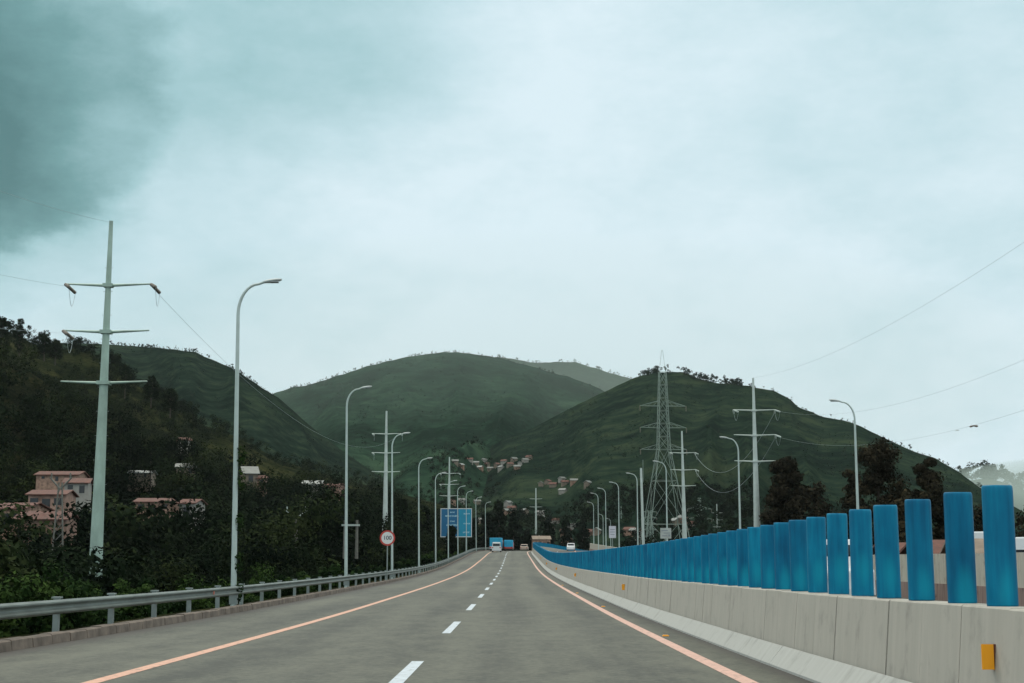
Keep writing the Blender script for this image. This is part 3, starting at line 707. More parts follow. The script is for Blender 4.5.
# ---------------------------------------------------------------- lattice pylons
def lattice(base, H, wb, waist_h, ww, wt_, arm_levels, half, r, label, m, spire=0.0, grp=None, nseg=(3, 6)):
    t = empty('lattice_pylon', base, label, 'pylon', grp); t.rotation_euler = (0, 0, .12)
    lev = [0] + [waist_h * (1 - (1 - i / nseg[0]) ** 1.25) for i in range(1, nseg[0])] + [waist_h] + [waist_h + (H - waist_h) * i / nseg[1] for i in range(1, nseg[1] + 1)]
    def w(z): return wb + (ww - wb) * z / waist_h if z < waist_h else ww + (wt_ - ww) * (z - waist_h) / (H - waist_h)
    legs = MB(); br = MB()
    cs = ((-1, -1), (1, -1), (1, 1), (-1, 1))
    for a, b in cs:
        legs.tube([(a * w(z) / 2, b * w(z) / 2, z) for z in (0, waist_h, H)], [r * 1.15, r, r * .8], 4)
    for i in range(len(lev) - 1):
        z0, z1 = lev[i], lev[i + 1]
        for j in range(4):
            a, b = cs[j], cs[(j + 1) % 4]
            p = lambda c, z: (c[0] * w(z) / 2, c[1] * w(z) / 2, z)
            br.tube([p(a, z0), p(b, z1)], r * .55, 3, cap=False); br.tube([p(b, z0), p(a, z1)], r * .55, 3, cap=False)
            br.tube([p(a, z1), p(b, z1)], r * .5, 3, cap=False)
    legs.build('pylon_legs', m, t); br.build('bracing', m, t)
    for z in arm_levels:
        for s in (-1, 1):
            a = MB(); ww_ = w(z) / 2
            tip = (s * half, 0, z)
            for yy in (-ww_, ww_):
                a.tube([(s * ww_, yy, z), tip], r * .6, 4); a.tube([(s * ww_, yy, z + half * .22), tip], r * .6, 4)
            for q in (.3, .6):
                a.tube([(s * (ww_ + (half - ww_) * q), 0, z), (s * (ww_ + (half - ww_) * max(0, q - .25)), 0, z + half * .22 * (1 - max(0, q - .25)))], r * .4, 3)
            ao = a.build('cross_arm', m, t)
            insulator((s * half, 0, z), (s * half, 0, z - half * .22), 5, r * 1.6).build('insulator', M_ins, ao)
    if spire:
        k = MB(); k.tube([(-wt_ / 2, 0, H), (-.1, 0, H + spire)], r * .5, 4); k.tube([(wt_ / 2, 0, H), (.1, 0, H + spire)], r * .5, 4); k.build('spire', m, t)
    return t
YL = 320; pz = lambda py: P(662, py, YL).z + 4
lattice((P(665, 540, YL).x, YL, -4), pz(372), 11.5, pz(449.5), 2.6, 1.5, [pz(449.5), pz(427.6), pz(406)], 5.3, .085, 'large lattice pylon with three pairs of arms before the hill', M_lat, spire=pz(350) - pz(372))
g3 = 'small lattice pylons beyond the panels'
pz = lambda py: P(700, py, 520).z + 5
lattice((P(700, 540, 520).x, 520, -5), pz(498), 7, pz(520), 1.6, .8, [pz(519), pz(509)], 4.5, .12, 'small distant lattice pylon between the two right power poles', M_lat, grp=g3, nseg=(3, 4))
pz = lambda py: P(650, py, 400).z + 4
lattice((P(650, 540, 400).x, 400, -4), pz(511), 2.4, pz(530), 1.6, .6, [pz(530), pz(524), pz(518), pz(512)], 2.0, .09, 'narrow lattice mast with short arms at the foot of the large pylon', M_lat, grp=g3, nseg=(3, 4))

# ---------------------------------------------------------------- wires
def wire(a, b, sag, label, r=.018, n=40):
    a = Vector(a); b = Vector(b); k = MB()
    k.tube([(a.lerp(b, q) - a) + Vector((0, 0, -4 * sag * q * (1 - q))) for q in np.linspace(0, 1, n)], r, 4)
    o = k.build('power_line', M_wire, None, a); tag(o, label, 'power line', 'wires strung between the power poles'); return o
def armtip(t, z, s, h=2.6, lean=0): return t.location + Vector((s * h + lean, 0, z))
def armz(Y, py): return P(100, py, Y).z
a1l = Vector((P(65, 285, 85).x, 85, armz(85, 286))); a1r = Vector((P(151, 285, 85).x, 85, armz(85, 286))); a2l = Vector((P(61, 332, 85).x, 85, armz(85, 333)))
b1l = Vector((P(374, 434, 263).x, 263, armz(263, 434))); b1r = Vector((P(400, 434, 263).x, 263, armz(263, 434))); b2l = Vector((P(374, 453, 263).x, 263, armz(263, 453)))
back = Vector((-3, -130, 2))
wire(topA + Vector((0, 0, -.1)), topA + back, 6, 'thin wire from the tip of the big green pole, faint before the dark cloud', .008)
wire(a1l, a1l + back, 5, 'wire leaving the big green pole by the outer end of its top arm', .008)
wire(a1r, b1r, 5.5, 'wire from the inner top arm of the big green pole to the next pole', .009)
wire(a2l, a2l + back, 5, 'wire leaving the big green pole by its middle arm', .008)
d1r = P(775, 410.5, 178); d2r = P(775.5, 436, 178); d1l = P(735, 411, 178)
e1r = P(694, 453, 280); e2r = P(695, 470, 280); e1l = P(670, 453, 280)
bk = Vector((0, -153, 0))
wire(d1r, d1r + bk, 5.3, 'upper wire swinging off the tall pale pole towards the viewer', .008)
wire(d2r, d2r + bk, 5.3, 'lower wire swinging off the tall pale pole across the hillside', .008)
wire(topD, topD + bk, 3.6, 'top wire from the tip of the tall pale pole into the sky', .008)
wire(e1r, d1r + Vector((0, .6, -.3)), 5.5, 'upper wire between the two pale poles, crossing behind the street lamp', .024)
wire(e2r, d2r + Vector((0, .6, -.3)), 5.5, 'lower slack wire between the two pale poles behind the panels', .024)

# ---------------------------------------------------------------- signs
def text_mesh(s, size, name, m, parent, loc, rot=(math.pi / 2, 0, 0), ext=.004):
    cu = bpy.data.curves.new(name, 'FONT'); cu.body = s; cu.size = size; cu.align_x = 'CENTER'; cu.align_y = 'CENTER'; cu.extrude = ext; cu.offset = size * .015
    to = bpy.data.objects.new(name, cu); C.objects.link(to); bpy.context.view_layer.update()
    dg = bpy.context.evaluated_depsgraph_get(); me = bpy.data.meshes.new_from_object(to.evaluated_get(dg))
    bpy.data.objects.remove(to); me.materials.clear(); me.materials.append(m)
    o = bpy.data.objects.new(name, me); C.objects.link(o); o.parent = parent; o.location = loc; o.rotation_euler = rot; return o
Ys = 92; c = P(387.5, 538, Ys); zb = rz(Ys) - .1
t = empty('speed_limit_sign', (c.x, Ys, zb), 'round white speed limit sign with red rim reading 100', 'road sign')
hc = c.z - zb
def disc(r0, r1, y, th, n=40):
    k = MB(); vs = []
    for yy in (y, y + th):
        for i in range(n): a = 2 * math.pi * i / n; vs.append((r1 * math.cos(a), yy, r1 * math.sin(a)))
        if r0 > 0:
            for i in range(n): a = 2 * math.pi * i / n; vs.append((r0 * math.cos(a), yy, r0 * math.sin(a)))
    if r0 == 0:
        k.add(vs, [tuple(range(n)), tuple(range(n, 2 * n))[::-1]] + [(i, (i + 1) % n, n + (i + 1) % n, n + i) for i in range(n)])
    else:
        f = []
        for i in range(n):
            j = (i + 1) % n
            f += [(i, j, n + j, n + i), (2 * n + i, 3 * n + i, 3 * n + j, 2 * n + j), (i, 2 * n + i, 2 * n + j, j), (n + i, n + j, 3 * n + j, 3 * n + i)]
        k.add(vs, f)
    return k
o = disc(0, .385, -.052, .012).build('sign_face', M_sign_w, t, (0, 0, hc)); fix_normals(o)
o = disc(.385, .49, -.056, .018).build('red_rim', M_sign_r, t, (0, 0, hc)); fix_normals(o)
text_mesh('100', .36, 'numerals', M_sign_k, t, (0, -.058, hc))
k = MB(); k.tube([(0, 0, 0), (0, 0, hc + .3)], .038, 8); k.build('sign_post', M_galv, t)
# large blue direction sign
Yb = 288; c0 = P(441, 508.7, Yb); c1 = P(471.5, 536.8, Yb); W = c1.x - c0.x; Hh = c0.z - c1.z
t = empty('direction_sign', (c0.x + W / 2, Yb, rz(Yb) - .3), 'large blue road direction sign with white lettering over the verge trees', 'road sign')
zz = c1.z - t.location.z
k = MB(); k.box((-W * .21, 0, zz + Hh / 2), (W * .58, .10, Hh)); k.build('dark_blue_board', M_sign_bd, t)
k = MB(); k.box((W * .29, 0, zz + Hh / 2), (W * .42, .10, Hh)); k.build('light_blue_board', M_sign_bl, t)
k = MB()
for (x_, z_, w_, h_) in ((0, zz, W + .16, .13), (0, zz + Hh, W + .16, .13)): k.box((x_, -.01, z_), (w_, .14, h_))
for x_ in (-W / 2, W / 2): k.box((x_, -.01, zz + Hh / 2), (.12, .13, Hh - .14))
k.build('sign_border', M_sign_w, t)
k = MB(); r_ = random.Random(4)
def word(x0, x1, z, h):
    x_ = x0
    while x_ < x1:
        w_ = r_.uniform(.10, .2)
        st = r_.choice((0, 1, 2))
        if st == 0: k.box((x_ + w_ / 2, -.058, z), (w_, .012, h * r_.uniform(.6, 1)))
        elif st == 1: k.box((x_ + .04, -.058, z), (.07, .012, h)); k.box((x_ + w_ * .6, -.058, z + h * .3), (w_ * .7, .012, h * .3))
        else: k.box((x_ + w_ / 2, -.058, z - h * .2), (w_, .012, h * .5)); k.box((x_ + w_ * .5, -.058, z + h * .32), (.06, .012, h * .3))
        x_ += w_ + .05
L0 = -W / 2
word(L0 + W * .30, L0 + W * .46, zz + Hh * .87, .30); word(L0 + W * .14, L0 + W * .56, zz + Hh * .74, .34)
word(L0 + W * .30, L0 + W * .44, zz + Hh * .55, .30); word(L0 + W * .18, L0 + W * .55, zz + Hh * .42, .34); word(L0 + W * .28, L0 + W * .38, zz + Hh * .20, .34)
word(L0 + W * .74, L0 + W * .94, zz + Hh * .82, .30); word(L0 + W * .74, L0 + W * .95, zz + Hh * .47, .30); word(L0 + W * .72, L0 + W * .92, zz + Hh * .16, .34)
k.build('lettering', M_sign_t, t)
for x_ in (-W * .32, W * .32):
    k = MB(); k.tube([(x_, .2, 0), (x_, .2, zz + Hh * .9)], .12, 8); k.build('sign_post', M_galv, t)
def notice(px0, py0, px1, py1, Y, m, label, lines):
    a = P(px0, py0, Y); b = P(px1, py1, Y); W = b.x - a.x; H_ = a.z - b.z; z0 = rz(Y) - .3
    t = empty('notice_board', (a.x + W / 2, Y, z0), label, 'road sign'); zc = (a.z + b.z) / 2 - z0
    k = MB(); k.box((0, 0, zc), (W, .05, H_)); k.build('board', m, t)
    k = MB(); k.tube([(0, .07, 0), (0, .07, zc + H_ * .4)], .05, 8); k.build('sign_post', M_galv, t)
    k = MB()
    for (x_, z_, w_, h_) in lines: k.box((x_ * W, -.03, zc + z_ * H_), (w_ * W, .01, h_ * H_))
    k.build('lettering', mat('faded_print', (.22, .26, .30), .6), t)
notice(609, 526, 616, 538, 196, M_notice, 'tall white notice board on a post above the blue panels', [(0, .2, .7, .05), (0, 0, .7, .05), (0, -.2, .6, .05)])
notice(660.3, 528, 671.3, 538.5, 138, M_notice2, 'square grey notice board on the street lamp before the lattice pylon', [(-.1, .25, .6, .08), (.1, .02, .6, .08), (-.1, -.25, .5, .08), (.3, -.2, .12, .2)])

# utility posts on the left slope
def upost(kind, px, pyt, Y, h_px, label):
    top = P(px, pyt, Y); zb = top.z - h_px * Y / F
    t = empty('utility_pole', (top.x, Y, zb), label, 'utility pole', 'short utility poles in the woods'); H_ = top.z - zb; m = M_wood
    k = MB()
    if kind == 'H':
        w = 12 * Y / F
        for s in (-1, 1):
            k = MB(); k.tube([(s * w / 2, 0, 0), (s * w / 2, 0, H_)], [.17, .12], 7); k.build('post', m, t)
        k = MB(); k.box((0, -.14, H_ - .5), (w * 1.5, .12, .18)); k.build('cross_bar', M_pylon2, t)
    else:
        if kind == 'L':
            for s in (-1, 1): k.tube([(s * .45, 0, 0), (s * .12, 0, H_ - .5)], .07, 5)
            for i in range(8): z0 = (H_ - .6) * i / 8; z1 = (H_ - .6) * (i + 1) / 8; k.tube([(-.45 + .33 * i / 8, 0, z0), (.45 - .33 * (i + 1) / 8, 0, z1)], .035, 4)
        else: k.tube([(0, 0, 0), (0, 0, H_ - .5)], [.22, .16], 8)
        k.build('post', m, t)
        w = 11 * Y / F
        for s in (-1, 1):
            k = MB(); k.tube([(0, 0, H_ - 1.0), (s * w, 0, H_ - .1)], [.09, .06], 6)
            k.tube([(s * w * .85, 0, H_ - .2), (s * w * .85, 0, H_ + .25)], .06, 6); k.build('arm', M_pylon2 if kind != 'L' else m, t)
upost('L', 61, 476, 110, 85, 'lattice post with V-shaped arms beside the pink houses')
upost('Y', 296.5, 509, 150, 40, 'grey post with spread arms in the dark woods')
upost('H', 351, 520, 140, 38, 'twin-legged post with a pale cross bar behind the second lamp')

# ---------------------------------------------------------------- vegetation
def leaf_mesh(name, centres, radii, counts, size, m, tints, squash=.8, parent=None, seed=0, rnd=.25, shell=.55):
    """many small leaf clumps: quads scattered through ellipsoids"""
    rs = np.random.RandomState(seed); P_ = []; T_ = []; S_ = []; D_ = []
    for c_, r_, n_l, ti, sz in zip(centres, radii, counts, tints, size if hasattr(size, '__len__') else [size] * len(centres)):
        d = rs.normal(size=(n_l, 3)); d /= np.linalg.norm(d, axis=1)[:, None] + 1e-9
        rad = (shell + (1 - shell) * rs.rand(n_l)) ** 1.0
        p = d * rad[:, None] * np.asarray(r_)[None, :] + np.asarray(c_)[None, :]
        P_.append(p); D_.append(d); T_.append(ti + rs.uniform(-rnd, rnd, n_l)); S_.append(sz * rs.uniform(.55, 1.35, n_l))
    p = np.concatenate(P_); t = np.concatenate(T_); s = np.concatenate(S_); n = len(p)
    nn = np.concatenate(D_) * 1.0 + rs.normal(size=(n, 3)) * .42 + np.array([0, 0, .25]); nn /= np.linalg.norm(nn, axis=1)[:, None] + 1e-9
    a = np.cross(nn, rs.normal(size=(n, 3))); a /= np.linalg.norm(a, axis=1)[:, None] + 1e-9; b = np.cross(nn, a)
    a *= s[:, None] * .62; b *= s[:, None] * .38
    v = np.stack([p - a, p + b * .9 - a * .1, p + a, p - b * .9 - a * .1], 1).reshape(-1, 3)
    me = bpy.data.meshes.new(name); me.vertices.add(4 * n); me.vertices.foreach_set('co', v.astype('f').ravel())
    me.loops.add(4 * n); me.loops.foreach_set('vertex_index', np.arange(4 * n, dtype='i'))
    me.polygons.add(n); me.polygons.foreach_set('loop_start', np.arange(0, 4 * n, 4, dtype='i'))
    at = me.attributes.new('tint', 'FLOAT', 'FACE'); at.data.foreach_set('value', t.astype('f'))
    me.materials.append(m); me.update(calc_edges=True)
    o = bpy.data.objects.new(name, me); C.objects.link(o)
    if parent: o.parent = parent
    return o
def tree_thing(base, H, W, label, m=None, nleaf=2600, lsize=.28, group=None, tint=.45, trunk_frac=.3, seed=0, cat='tree', shape='round', name='tree'):
    m = m or M_leaf_dark; r_ = random.Random(seed)
    t = empty(name, base, label, cat, group)
    k = MB(); tr = max(.05, W * .035)
    k.tube([(0, 0, -1.5), (r_.uniform(-.1, .1), 0, H * .3), (r_.uniform(-.3, .3), 0, H * .6), (0, 0, H * .93)], [tr * 1.3, tr, tr * .7, tr * .15], 7)
    cs = []; rs_ = []; nb = 40
    for i in range(nb):
        q = i / (nb - 1); z = H * (trunk_frac + (1 - trunk_frac) * (.06 + .90 * q))
        prof = {'round': math.sin(math.pi * (.24 + .70 * q)) ** .8, 'cone': (1 - q) ** .8 * .95 + .14, 'tall': (.55 + .45 * math.sin(math.pi * q)) * (1.15 - .65 * q)}[shape]
        an = i * 2.4 + r_.uniform(-.4, .4); rad = W / 2 * prof * r_.uniform(.35, .86)
        cx, cy = rad * math.cos(an), rad * math.sin(an)
        cs.append((cx, cy, z + r_.uniform(-.04, .04) * H)); s = W * r_.uniform(.17, .29) * (.6 + .5 * prof); rs_.append((s, s, s * r_.uniform(.6, .95)))
        if i % 2 == 0: k.tube([(0, 0, max(H * .12, z - rad * 1.0)), (cx * .5, cy * .5, z - rad * .35), (cx, cy, z)], [tr * .45, tr * .28, tr * .08], 5)
    k.build('trunk', M_bark, t)
    leaf_mesh('crown', cs, rs_, [nleaf // nb] * nb, lsize, m, [tint + r_.uniform(-.22, .22) for _ in range(nb)], parent=t, seed=seed + 5, shell=.25)
    return t
# the dark trees right of the panels
gR = 'dark trees beyond the outer wall'
def rtree(px, pyt, wpx, Y, label, shape='round', seed=1, lsize=.25, nleaf=15000, tint=.5):
    top = P(px, pyt, Y); zb = rz(Y) - 1.5
    return tree_thing((top.x, Y, zb), top.z - zb, wpx * Y / F * 1.08, label, nleaf=nleaf, lsize=lsize, group=gR, shape=shape, seed=seed, tint=tint, trunk_frac=.02)
rtree(876, 437, 58, 125, 'tallest dark broad tree behind the large street lamp', 'round', 11)
rtree(926, 461, 44, 120, 'dark pointed tree right of the tallest tree', 'tall', 12)
rtree(785, 456, 46, 175, 'dark round tree beside the tall pale power pole', 'round', 13, .42)
rtree(815, 488, 44, 185, 'low dark tree between the power pole and the large lamp', 'round', 14, .42, 3600)
rtree(852, 470, 34, 140, 'dark narrow tree touching the large street lamp', 'tall', 15, .36, 3600)
rtree(902, 492, 36, 112, 'greenish lower tree between the two tall dark trees', 'round', 16, .28, 3600, .85)
rtree(985, 505, 60, 150, 'low dark tree behind the two nearest blue panels', 'round', 17, .38, 3600)
rtree(952, 498, 40, 140, 'dark shrubby tree between the second and third blue panels', 'round', 18, .38, 3000)
rtree(1040, 500, 60, 150, 'dark tree cut by the frame behind the nearest panel', 'round', 19, .38, 3000)
# hillside trees one can tell apart, upper left
gL = 'trees on the wooded hill'
def ltree(px, pyt, wpx, hpx, Y, label, shape='round', seed=1, hill=H_left, tint=.35):
    top = P(px, pyt, Y); H_ = hpx * Y / F
    return tree_thing((top.x, Y, top.z - H_), H_, wpx * Y / F, label, m=M_leaf_hill, nleaf=2600, lsize=wpx * Y / F * .075, group=gL, shape=shape, seed=seed, tint=tint, trunk_frac=.12)
ltree(3, 318, 20, 40, 440, 'reddish dark tree on the hilltop at the left frame edge', 'round', 31)
ltree(21, 318, 15, 42, 445, 'tall dark tree on the hilltop right of the reddish one', 'tall', 32)
ltree(45, 335, 18, 22, 450, 'round dark tree on the hill crest above the green pole arm', 'round', 33)
ltree(56, 341, 16, 20, 455, 'lower round crest tree left of the green pole', 'round', 34)
ltree(126, 364, 14, 30, 430, 'pointed dark tree right of the green pole', 'tall', 35)
ltree(152, 377, 18, 26, 420, 'round dark tree midway down the hill crest', 'round', 36)
ltree(171, 389, 17, 24, 420, 'last dark tree of the descending hill crest', 'round', 37)
ltree(132, 432, 12, 36, 260, 'slim dark tree below the green pole on the slope', 'tall', 38)
ltree(152, 438, 14, 40, 255, 'dark slender tree beside the small white house', 'tall', 39)
# dark trees at the valley mouth, over the crest of the road
gV = 'dark trees at the valley mouth'
for i, (px, pyt, wpx, Y, lab) in enumerate([(499, 500, 20, 430, 'tall dark tree over the white van on the crest'), (487, 512, 18, 440, 'dark tree behind the last small street lamp'), (514, 512, 20, 440, 'dark tree behind the red truck'),
        (548, 520, 16, 480, 'dark tree right of the lone distant pole'), (566, 518, 18, 470, 'dark tree above the oncoming white car'), (583, 525, 16, 460, 'dark tree left of the row of far lamps'), (474, 516, 16, 420, 'dark tree right of the blue direction sign'),
        (402, 500, 24, 300, 'dark tree between the speed sign pole and the fourth lamp'), (425, 508, 20, 320, 'dark tree behind the fourth street lamp'), (527, 530, 18, 450, 'dark low tree at the end of the panel row'),
        (452, 525, 15, 268, 'dark leafy tree rising before the foot of the blue sign')]):
    top = P(px, pyt, Y); zb = -5
    tree_thing((top.x, Y, zb), top.z - zb, wpx * Y / F, lab, m=M_leaf_hill, nleaf=1500, lsize=1.0, group=gV, shape='round' if i % 2 else 'tall', seed=60 + i, tint=.12, trunk_frac=.05)

# uncounted cover: clumps scattered as single objects
def scatter(name, pts, hs, ws, m, label, nl, lsz, seed, blobs=5, tint=.4, tv=.25):
    rs = np.random.RandomState(seed); cs = []; rd = []; ct = []; tn = []; sz = []
    for p, h, w in zip(pts, hs, ws):
        tt = tint + rs.uniform(-tv, tv) * 1.3
        for b in range(blobs):
            q = rs.rand(); k_ = .75 if q > .6 else 1
            cs.append((p[0] + rs.uniform(-.33, .33) * w * k_, p[1] + rs.uniform(-.33, .33) * w * k_, p[2] + h * (.22 + .68 * q)))
            r0 = w * rs.uniform(.18, .32); rd.append((r0, r0, min(r0, h * .4) * .85)); ct.append(nl // blobs); tn.append(tt + rs.uniform(-.12, .12)); sz.append(lsz if lsz > 0 else w * -lsz)
    o = leaf_mesh(name, cs, rd, ct, sz, m, tn, seed=seed + 1, shell=.45, rnd=.09)
    return tag(o, label, name.replace('_', ' '), kind='stuff')
def ground_z(X, Y): return rz(Y) + ground_drop(X - rx(Y))
rs = np.random.RandomState(5)
# bushes right behind the guardrail
pts = []; hs = []; ws = []
for _ in range(900):
    Y = 12 + rs.rand() ** 1.6 * 320; off = -8.9 - rs.rand() ** 1.3 * (12 + Y * .05)
    h_ = rs.uniform(1.2, 2.6) + .09 * min(abs(off) - 9, 14)
    X = rx(Y) + off; z = ground_z(X, Y) - .2
    if off > -10.5: h_ = rs.uniform(.8, 1.6)
    pts.append((X, Y, z)); hs.append(h_); ws.append(rs.uniform(1.3, 2.6) if off < -10.2 else rs.uniform(.8, 1.3))
near = [i for i in range(len(pts)) if pts[i][1] < 75]; farr = [i for i in range(len(pts)) if pts[i][1] >= 75]
sel = lambda L_, ii: [L_[i] for i in ii]
scatter('roadside_shrubbery', sel(pts, near), sel(hs, near), sel(ws, near), M_leaf_road, 'dense dark green shrubs growing behind the guardrail', 700, .105, 71, tint=.55)
scatter('verge_undergrowth', sel(pts, farr), sel(hs, farr), sel(ws, farr), M_leaf_road, 'dark shrubs farther along the guardrail and under the lamps', 180, .28, 72, tint=.35)
# trees between the shrubs and the slope
pts = []; hs = []; ws = []
for _ in range(1100):
    px = rs.uniform(-250, 470); lim0 = np.interp(px, [-250, 200, 470], [42, 48, 120]); Y = lim0 + rs.rand() ** 1.1 * 260
    u = P(px, 460, 1).x; X = u * Y
    if X > rx(min(Y, 600)) - 17: continue
    z = max(H_near.z(u, Y) if Y < H_near.D(u) else -3, ground_z(X, min(Y, 600)))
    # leave the little clearing where the pink houses show
    sx = px; cap = 9.0
    h_ = rs.uniform(3.5, 6.8) if Y < 130 else rs.uniform(5.5, 11.5)
    if -10 < px < 82 and Y < 175 and rs.rand() < .22: h_ = min(h_, max(1.2, (550 - 556) * Y / F + CZ - z)) if (550 - 556) * Y / F + CZ - z > 1.2 else 0
    if 130 < px < 208 and Y < 212 and rs.rand() < .4: h_ = min(h_, (550 - 519) * Y / F + CZ - z)
    top_py = 550 - (z + h_ - CZ) * F / Y
    if h_ < 1.2: continue
    pts.append((X, Y, z - .4)); hs.append(h_); ws.append(h_ * rs.uniform(.7, 1.05))
scatter('valley_woodland', pts, hs, ws, M_leaf_hill, 'dark mass of trees filling the slope between guardrail and hills', 760, -.048, 73, blobs=7, tint=.35, tv=.3)
# slopes
def hill_scatter(name, hill, n, pxr, tr, hr, m, label, nl, seed, tint=.35, lw=-.11, skip=None, blobs=4, dens=-.5):
    pts = []; hs = []; ws = []; r2 = np.random.RandomState(seed)
    while len(pts) < n:
        px = r2.uniform(*pxr); u = P(px, 460, 1).x; D = hill.D(u); d0 = hill.d0(u); t = r2.uniform(*tr); Y = d0 + (D - d0) * t
        dn = mnoise.noise(Vector((u * Y * .02, Y * .02, seed)))
        if tr[0] >= .9 and mnoise.noise(Vector((u * 55, seed, 0))) < r2.uniform(-.5, .2): continue
        if tr[0] < .9 and dens < 0 and dn < r2.uniform(-.3, .3): continue
        h_ = r2.uniform(*hr); z = hill.z(u, Y); pts.append((u * Y, Y, z - .3)); hs.append(h_); ws.append(h_ * r2.uniform(.5, 1.0))
    return scatter(name, pts, hs, ws, m, label, nl, lw, seed, blobs=blobs, tint=tint)
hill_scatter('near_slope_scrub', H_near, 1500, (-200, 430), (.0, 1.02), (1.5, 4.5), M_leaf_hill, 'scrub and small trees covering the near slope', 130, 81, dens=.0)
hill_scatter('hill_forest', H_left, 1500, (-120, 470), (.05, 1.0), (3, 7.5), M_leaf_hill, 'dark forest covering the wooded hill', 170, 82, lw=-.075)
hill_scatter('hilltop_treeline', H_left, 130, (-60, 200), (.96, 1.03), (3, 7), M_leaf_hill, 'line of trees along the wooded hill crest', 260, 83, tint=.25)
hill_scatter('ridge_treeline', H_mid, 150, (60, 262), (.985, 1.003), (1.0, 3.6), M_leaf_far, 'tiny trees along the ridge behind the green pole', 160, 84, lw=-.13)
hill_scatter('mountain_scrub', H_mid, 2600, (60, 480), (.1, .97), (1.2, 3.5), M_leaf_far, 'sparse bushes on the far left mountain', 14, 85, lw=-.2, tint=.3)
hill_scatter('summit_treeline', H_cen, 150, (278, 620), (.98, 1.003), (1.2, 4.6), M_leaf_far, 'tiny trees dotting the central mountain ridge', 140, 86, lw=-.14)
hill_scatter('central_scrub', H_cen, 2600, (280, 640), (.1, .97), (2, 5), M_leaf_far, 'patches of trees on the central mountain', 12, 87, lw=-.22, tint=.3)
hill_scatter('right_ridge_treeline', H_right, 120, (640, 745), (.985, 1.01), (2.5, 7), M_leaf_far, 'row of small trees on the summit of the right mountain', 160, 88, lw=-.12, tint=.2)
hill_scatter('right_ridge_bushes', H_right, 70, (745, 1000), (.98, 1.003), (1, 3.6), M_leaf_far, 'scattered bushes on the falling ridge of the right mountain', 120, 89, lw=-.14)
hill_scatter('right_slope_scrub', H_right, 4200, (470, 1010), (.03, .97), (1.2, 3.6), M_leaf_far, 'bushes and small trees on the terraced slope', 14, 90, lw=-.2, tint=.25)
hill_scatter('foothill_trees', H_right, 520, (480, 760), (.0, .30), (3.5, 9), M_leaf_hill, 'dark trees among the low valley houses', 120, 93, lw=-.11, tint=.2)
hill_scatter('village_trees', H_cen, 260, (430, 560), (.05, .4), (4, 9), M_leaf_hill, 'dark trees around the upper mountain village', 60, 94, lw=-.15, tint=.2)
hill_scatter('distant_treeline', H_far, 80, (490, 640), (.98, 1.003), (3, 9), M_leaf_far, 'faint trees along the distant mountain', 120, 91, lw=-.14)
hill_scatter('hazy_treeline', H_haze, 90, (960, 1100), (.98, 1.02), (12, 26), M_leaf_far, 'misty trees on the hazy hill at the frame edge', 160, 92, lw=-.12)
pts = []; hs = []; ws = []
for _ in range(420):
    Y = rs.uniform(370, 620); px = rs.uniform(455, 720); X = P(px, 460, 1).x * Y
    if abs(X - rx(min(Y, 790))) < 22: continue
    pts.append((X, Y, -5.2)); hs.append(rs.uniform(5, 11)); ws.append(rs.uniform(6, 11))
scatter('valley_trees', pts, hs, ws, M_leaf_hill, 'dark mass of trees on the valley floor beyond the crest', 150, -.1, 74, tint=.15)
pts = []; hs = []; ws = []
for _ in range(420):
    Y = rs.uniform(95, 330); off = rs.uniform(24, 24 + Y * .5); X = rx(Y) + off
    pts.append((X, Y, rz(Y) - 1.6)); hs.append(rs.uniform(2.5, 5.5)); ws.append(rs.uniform(3, 6))
scatter('roadside_thicket', pts, hs, ws, M_leaf_hill, 'dark thicket beyond the outer wall', 260, -.07, 75, tint=.25)
# creepers at the foot of the nearest lamp and pole
k_c = [(239.5, 43, 1.4), (238.5, 43, 2.6), (239.8, 43, 3.9), (239, 43, 4.6), (240, 43, .6)]
cs = [tuple(P(px, 550, Y) * 1.0)[:2] + (rz(Y) + h,) for px, Y, h in k_c]
o = leaf_mesh('creeper', cs, [(.16, .16, .35)] * 5, [90] * 5, .09, M_leaf_road, [.5] * 5, seed=4); tag(o, 'leafy creeper climbing the nearest street lamp', 'creeper')

# ---------------------------------------------------------------- houses
def house(base, W, D, H_, rh, wm, rm, label, grp, yaw_=0, win=3, detail=True, name='house'):
    t = empty(name, base, label, 'house', grp, yaw_)
    k = MB(); k.box((0, 0, H_ / 2 - 1.25), (W, D, H_ + 2.5))
    k.add([(-W / 2, -D / 2, H_), (-W / 2, D / 2, H_), (-W / 2, 0, H_ + rh * .95), (W / 2, -D / 2, H_), (W / 2, D / 2, H_), (W / 2, 0, H_ + rh * .95)], [(0, 1, 2), (4, 3, 5)])
    k.build('wall', wm, t)
    e_ = .35; r = MB(); th = .12
    for s in (-1, 1):
        y1 = s * (D / 2 + e_); z1 = H_ - rh * e_ / (D / 2)
        vs = [(-W / 2 - e_, 0, H_ + rh), (W / 2 + e_, 0, H_ + rh), (W / 2 + e_, y1, z1), (-W / 2 - e_, y1, z1)]
        vs += [(a, b, c + th) for a, b, c in vs]
        r.add(vs, [(0, 1, 2, 3), (7, 6, 5, 4), (0, 4, 5, 1), (1, 5, 6, 2), (2, 6, 7, 3), (3, 7, 4, 0)])
    ro = r.build('roof', rm, t); fix_normals(ro)
    if detail:
        for i in range(win):
            x_ = -W / 2 + W * (i + .5) / win; isdoor = (i == win // 2)
            w_ = MB(); hh = 1.9 if isdoor else 1.0; hh = min(hh, H_ * (.75 if isdoor else .42)); w_.box((x_, -D / 2 - .01, hh / 2 + (0.02 if isdoor else H_ * .38)), (min(.95, H_ * .5), .06, hh)); w_.build('door' if isdoor else 'window', M_dkwin, t)
    return t
gH = 'houses among the trees on the left slope'
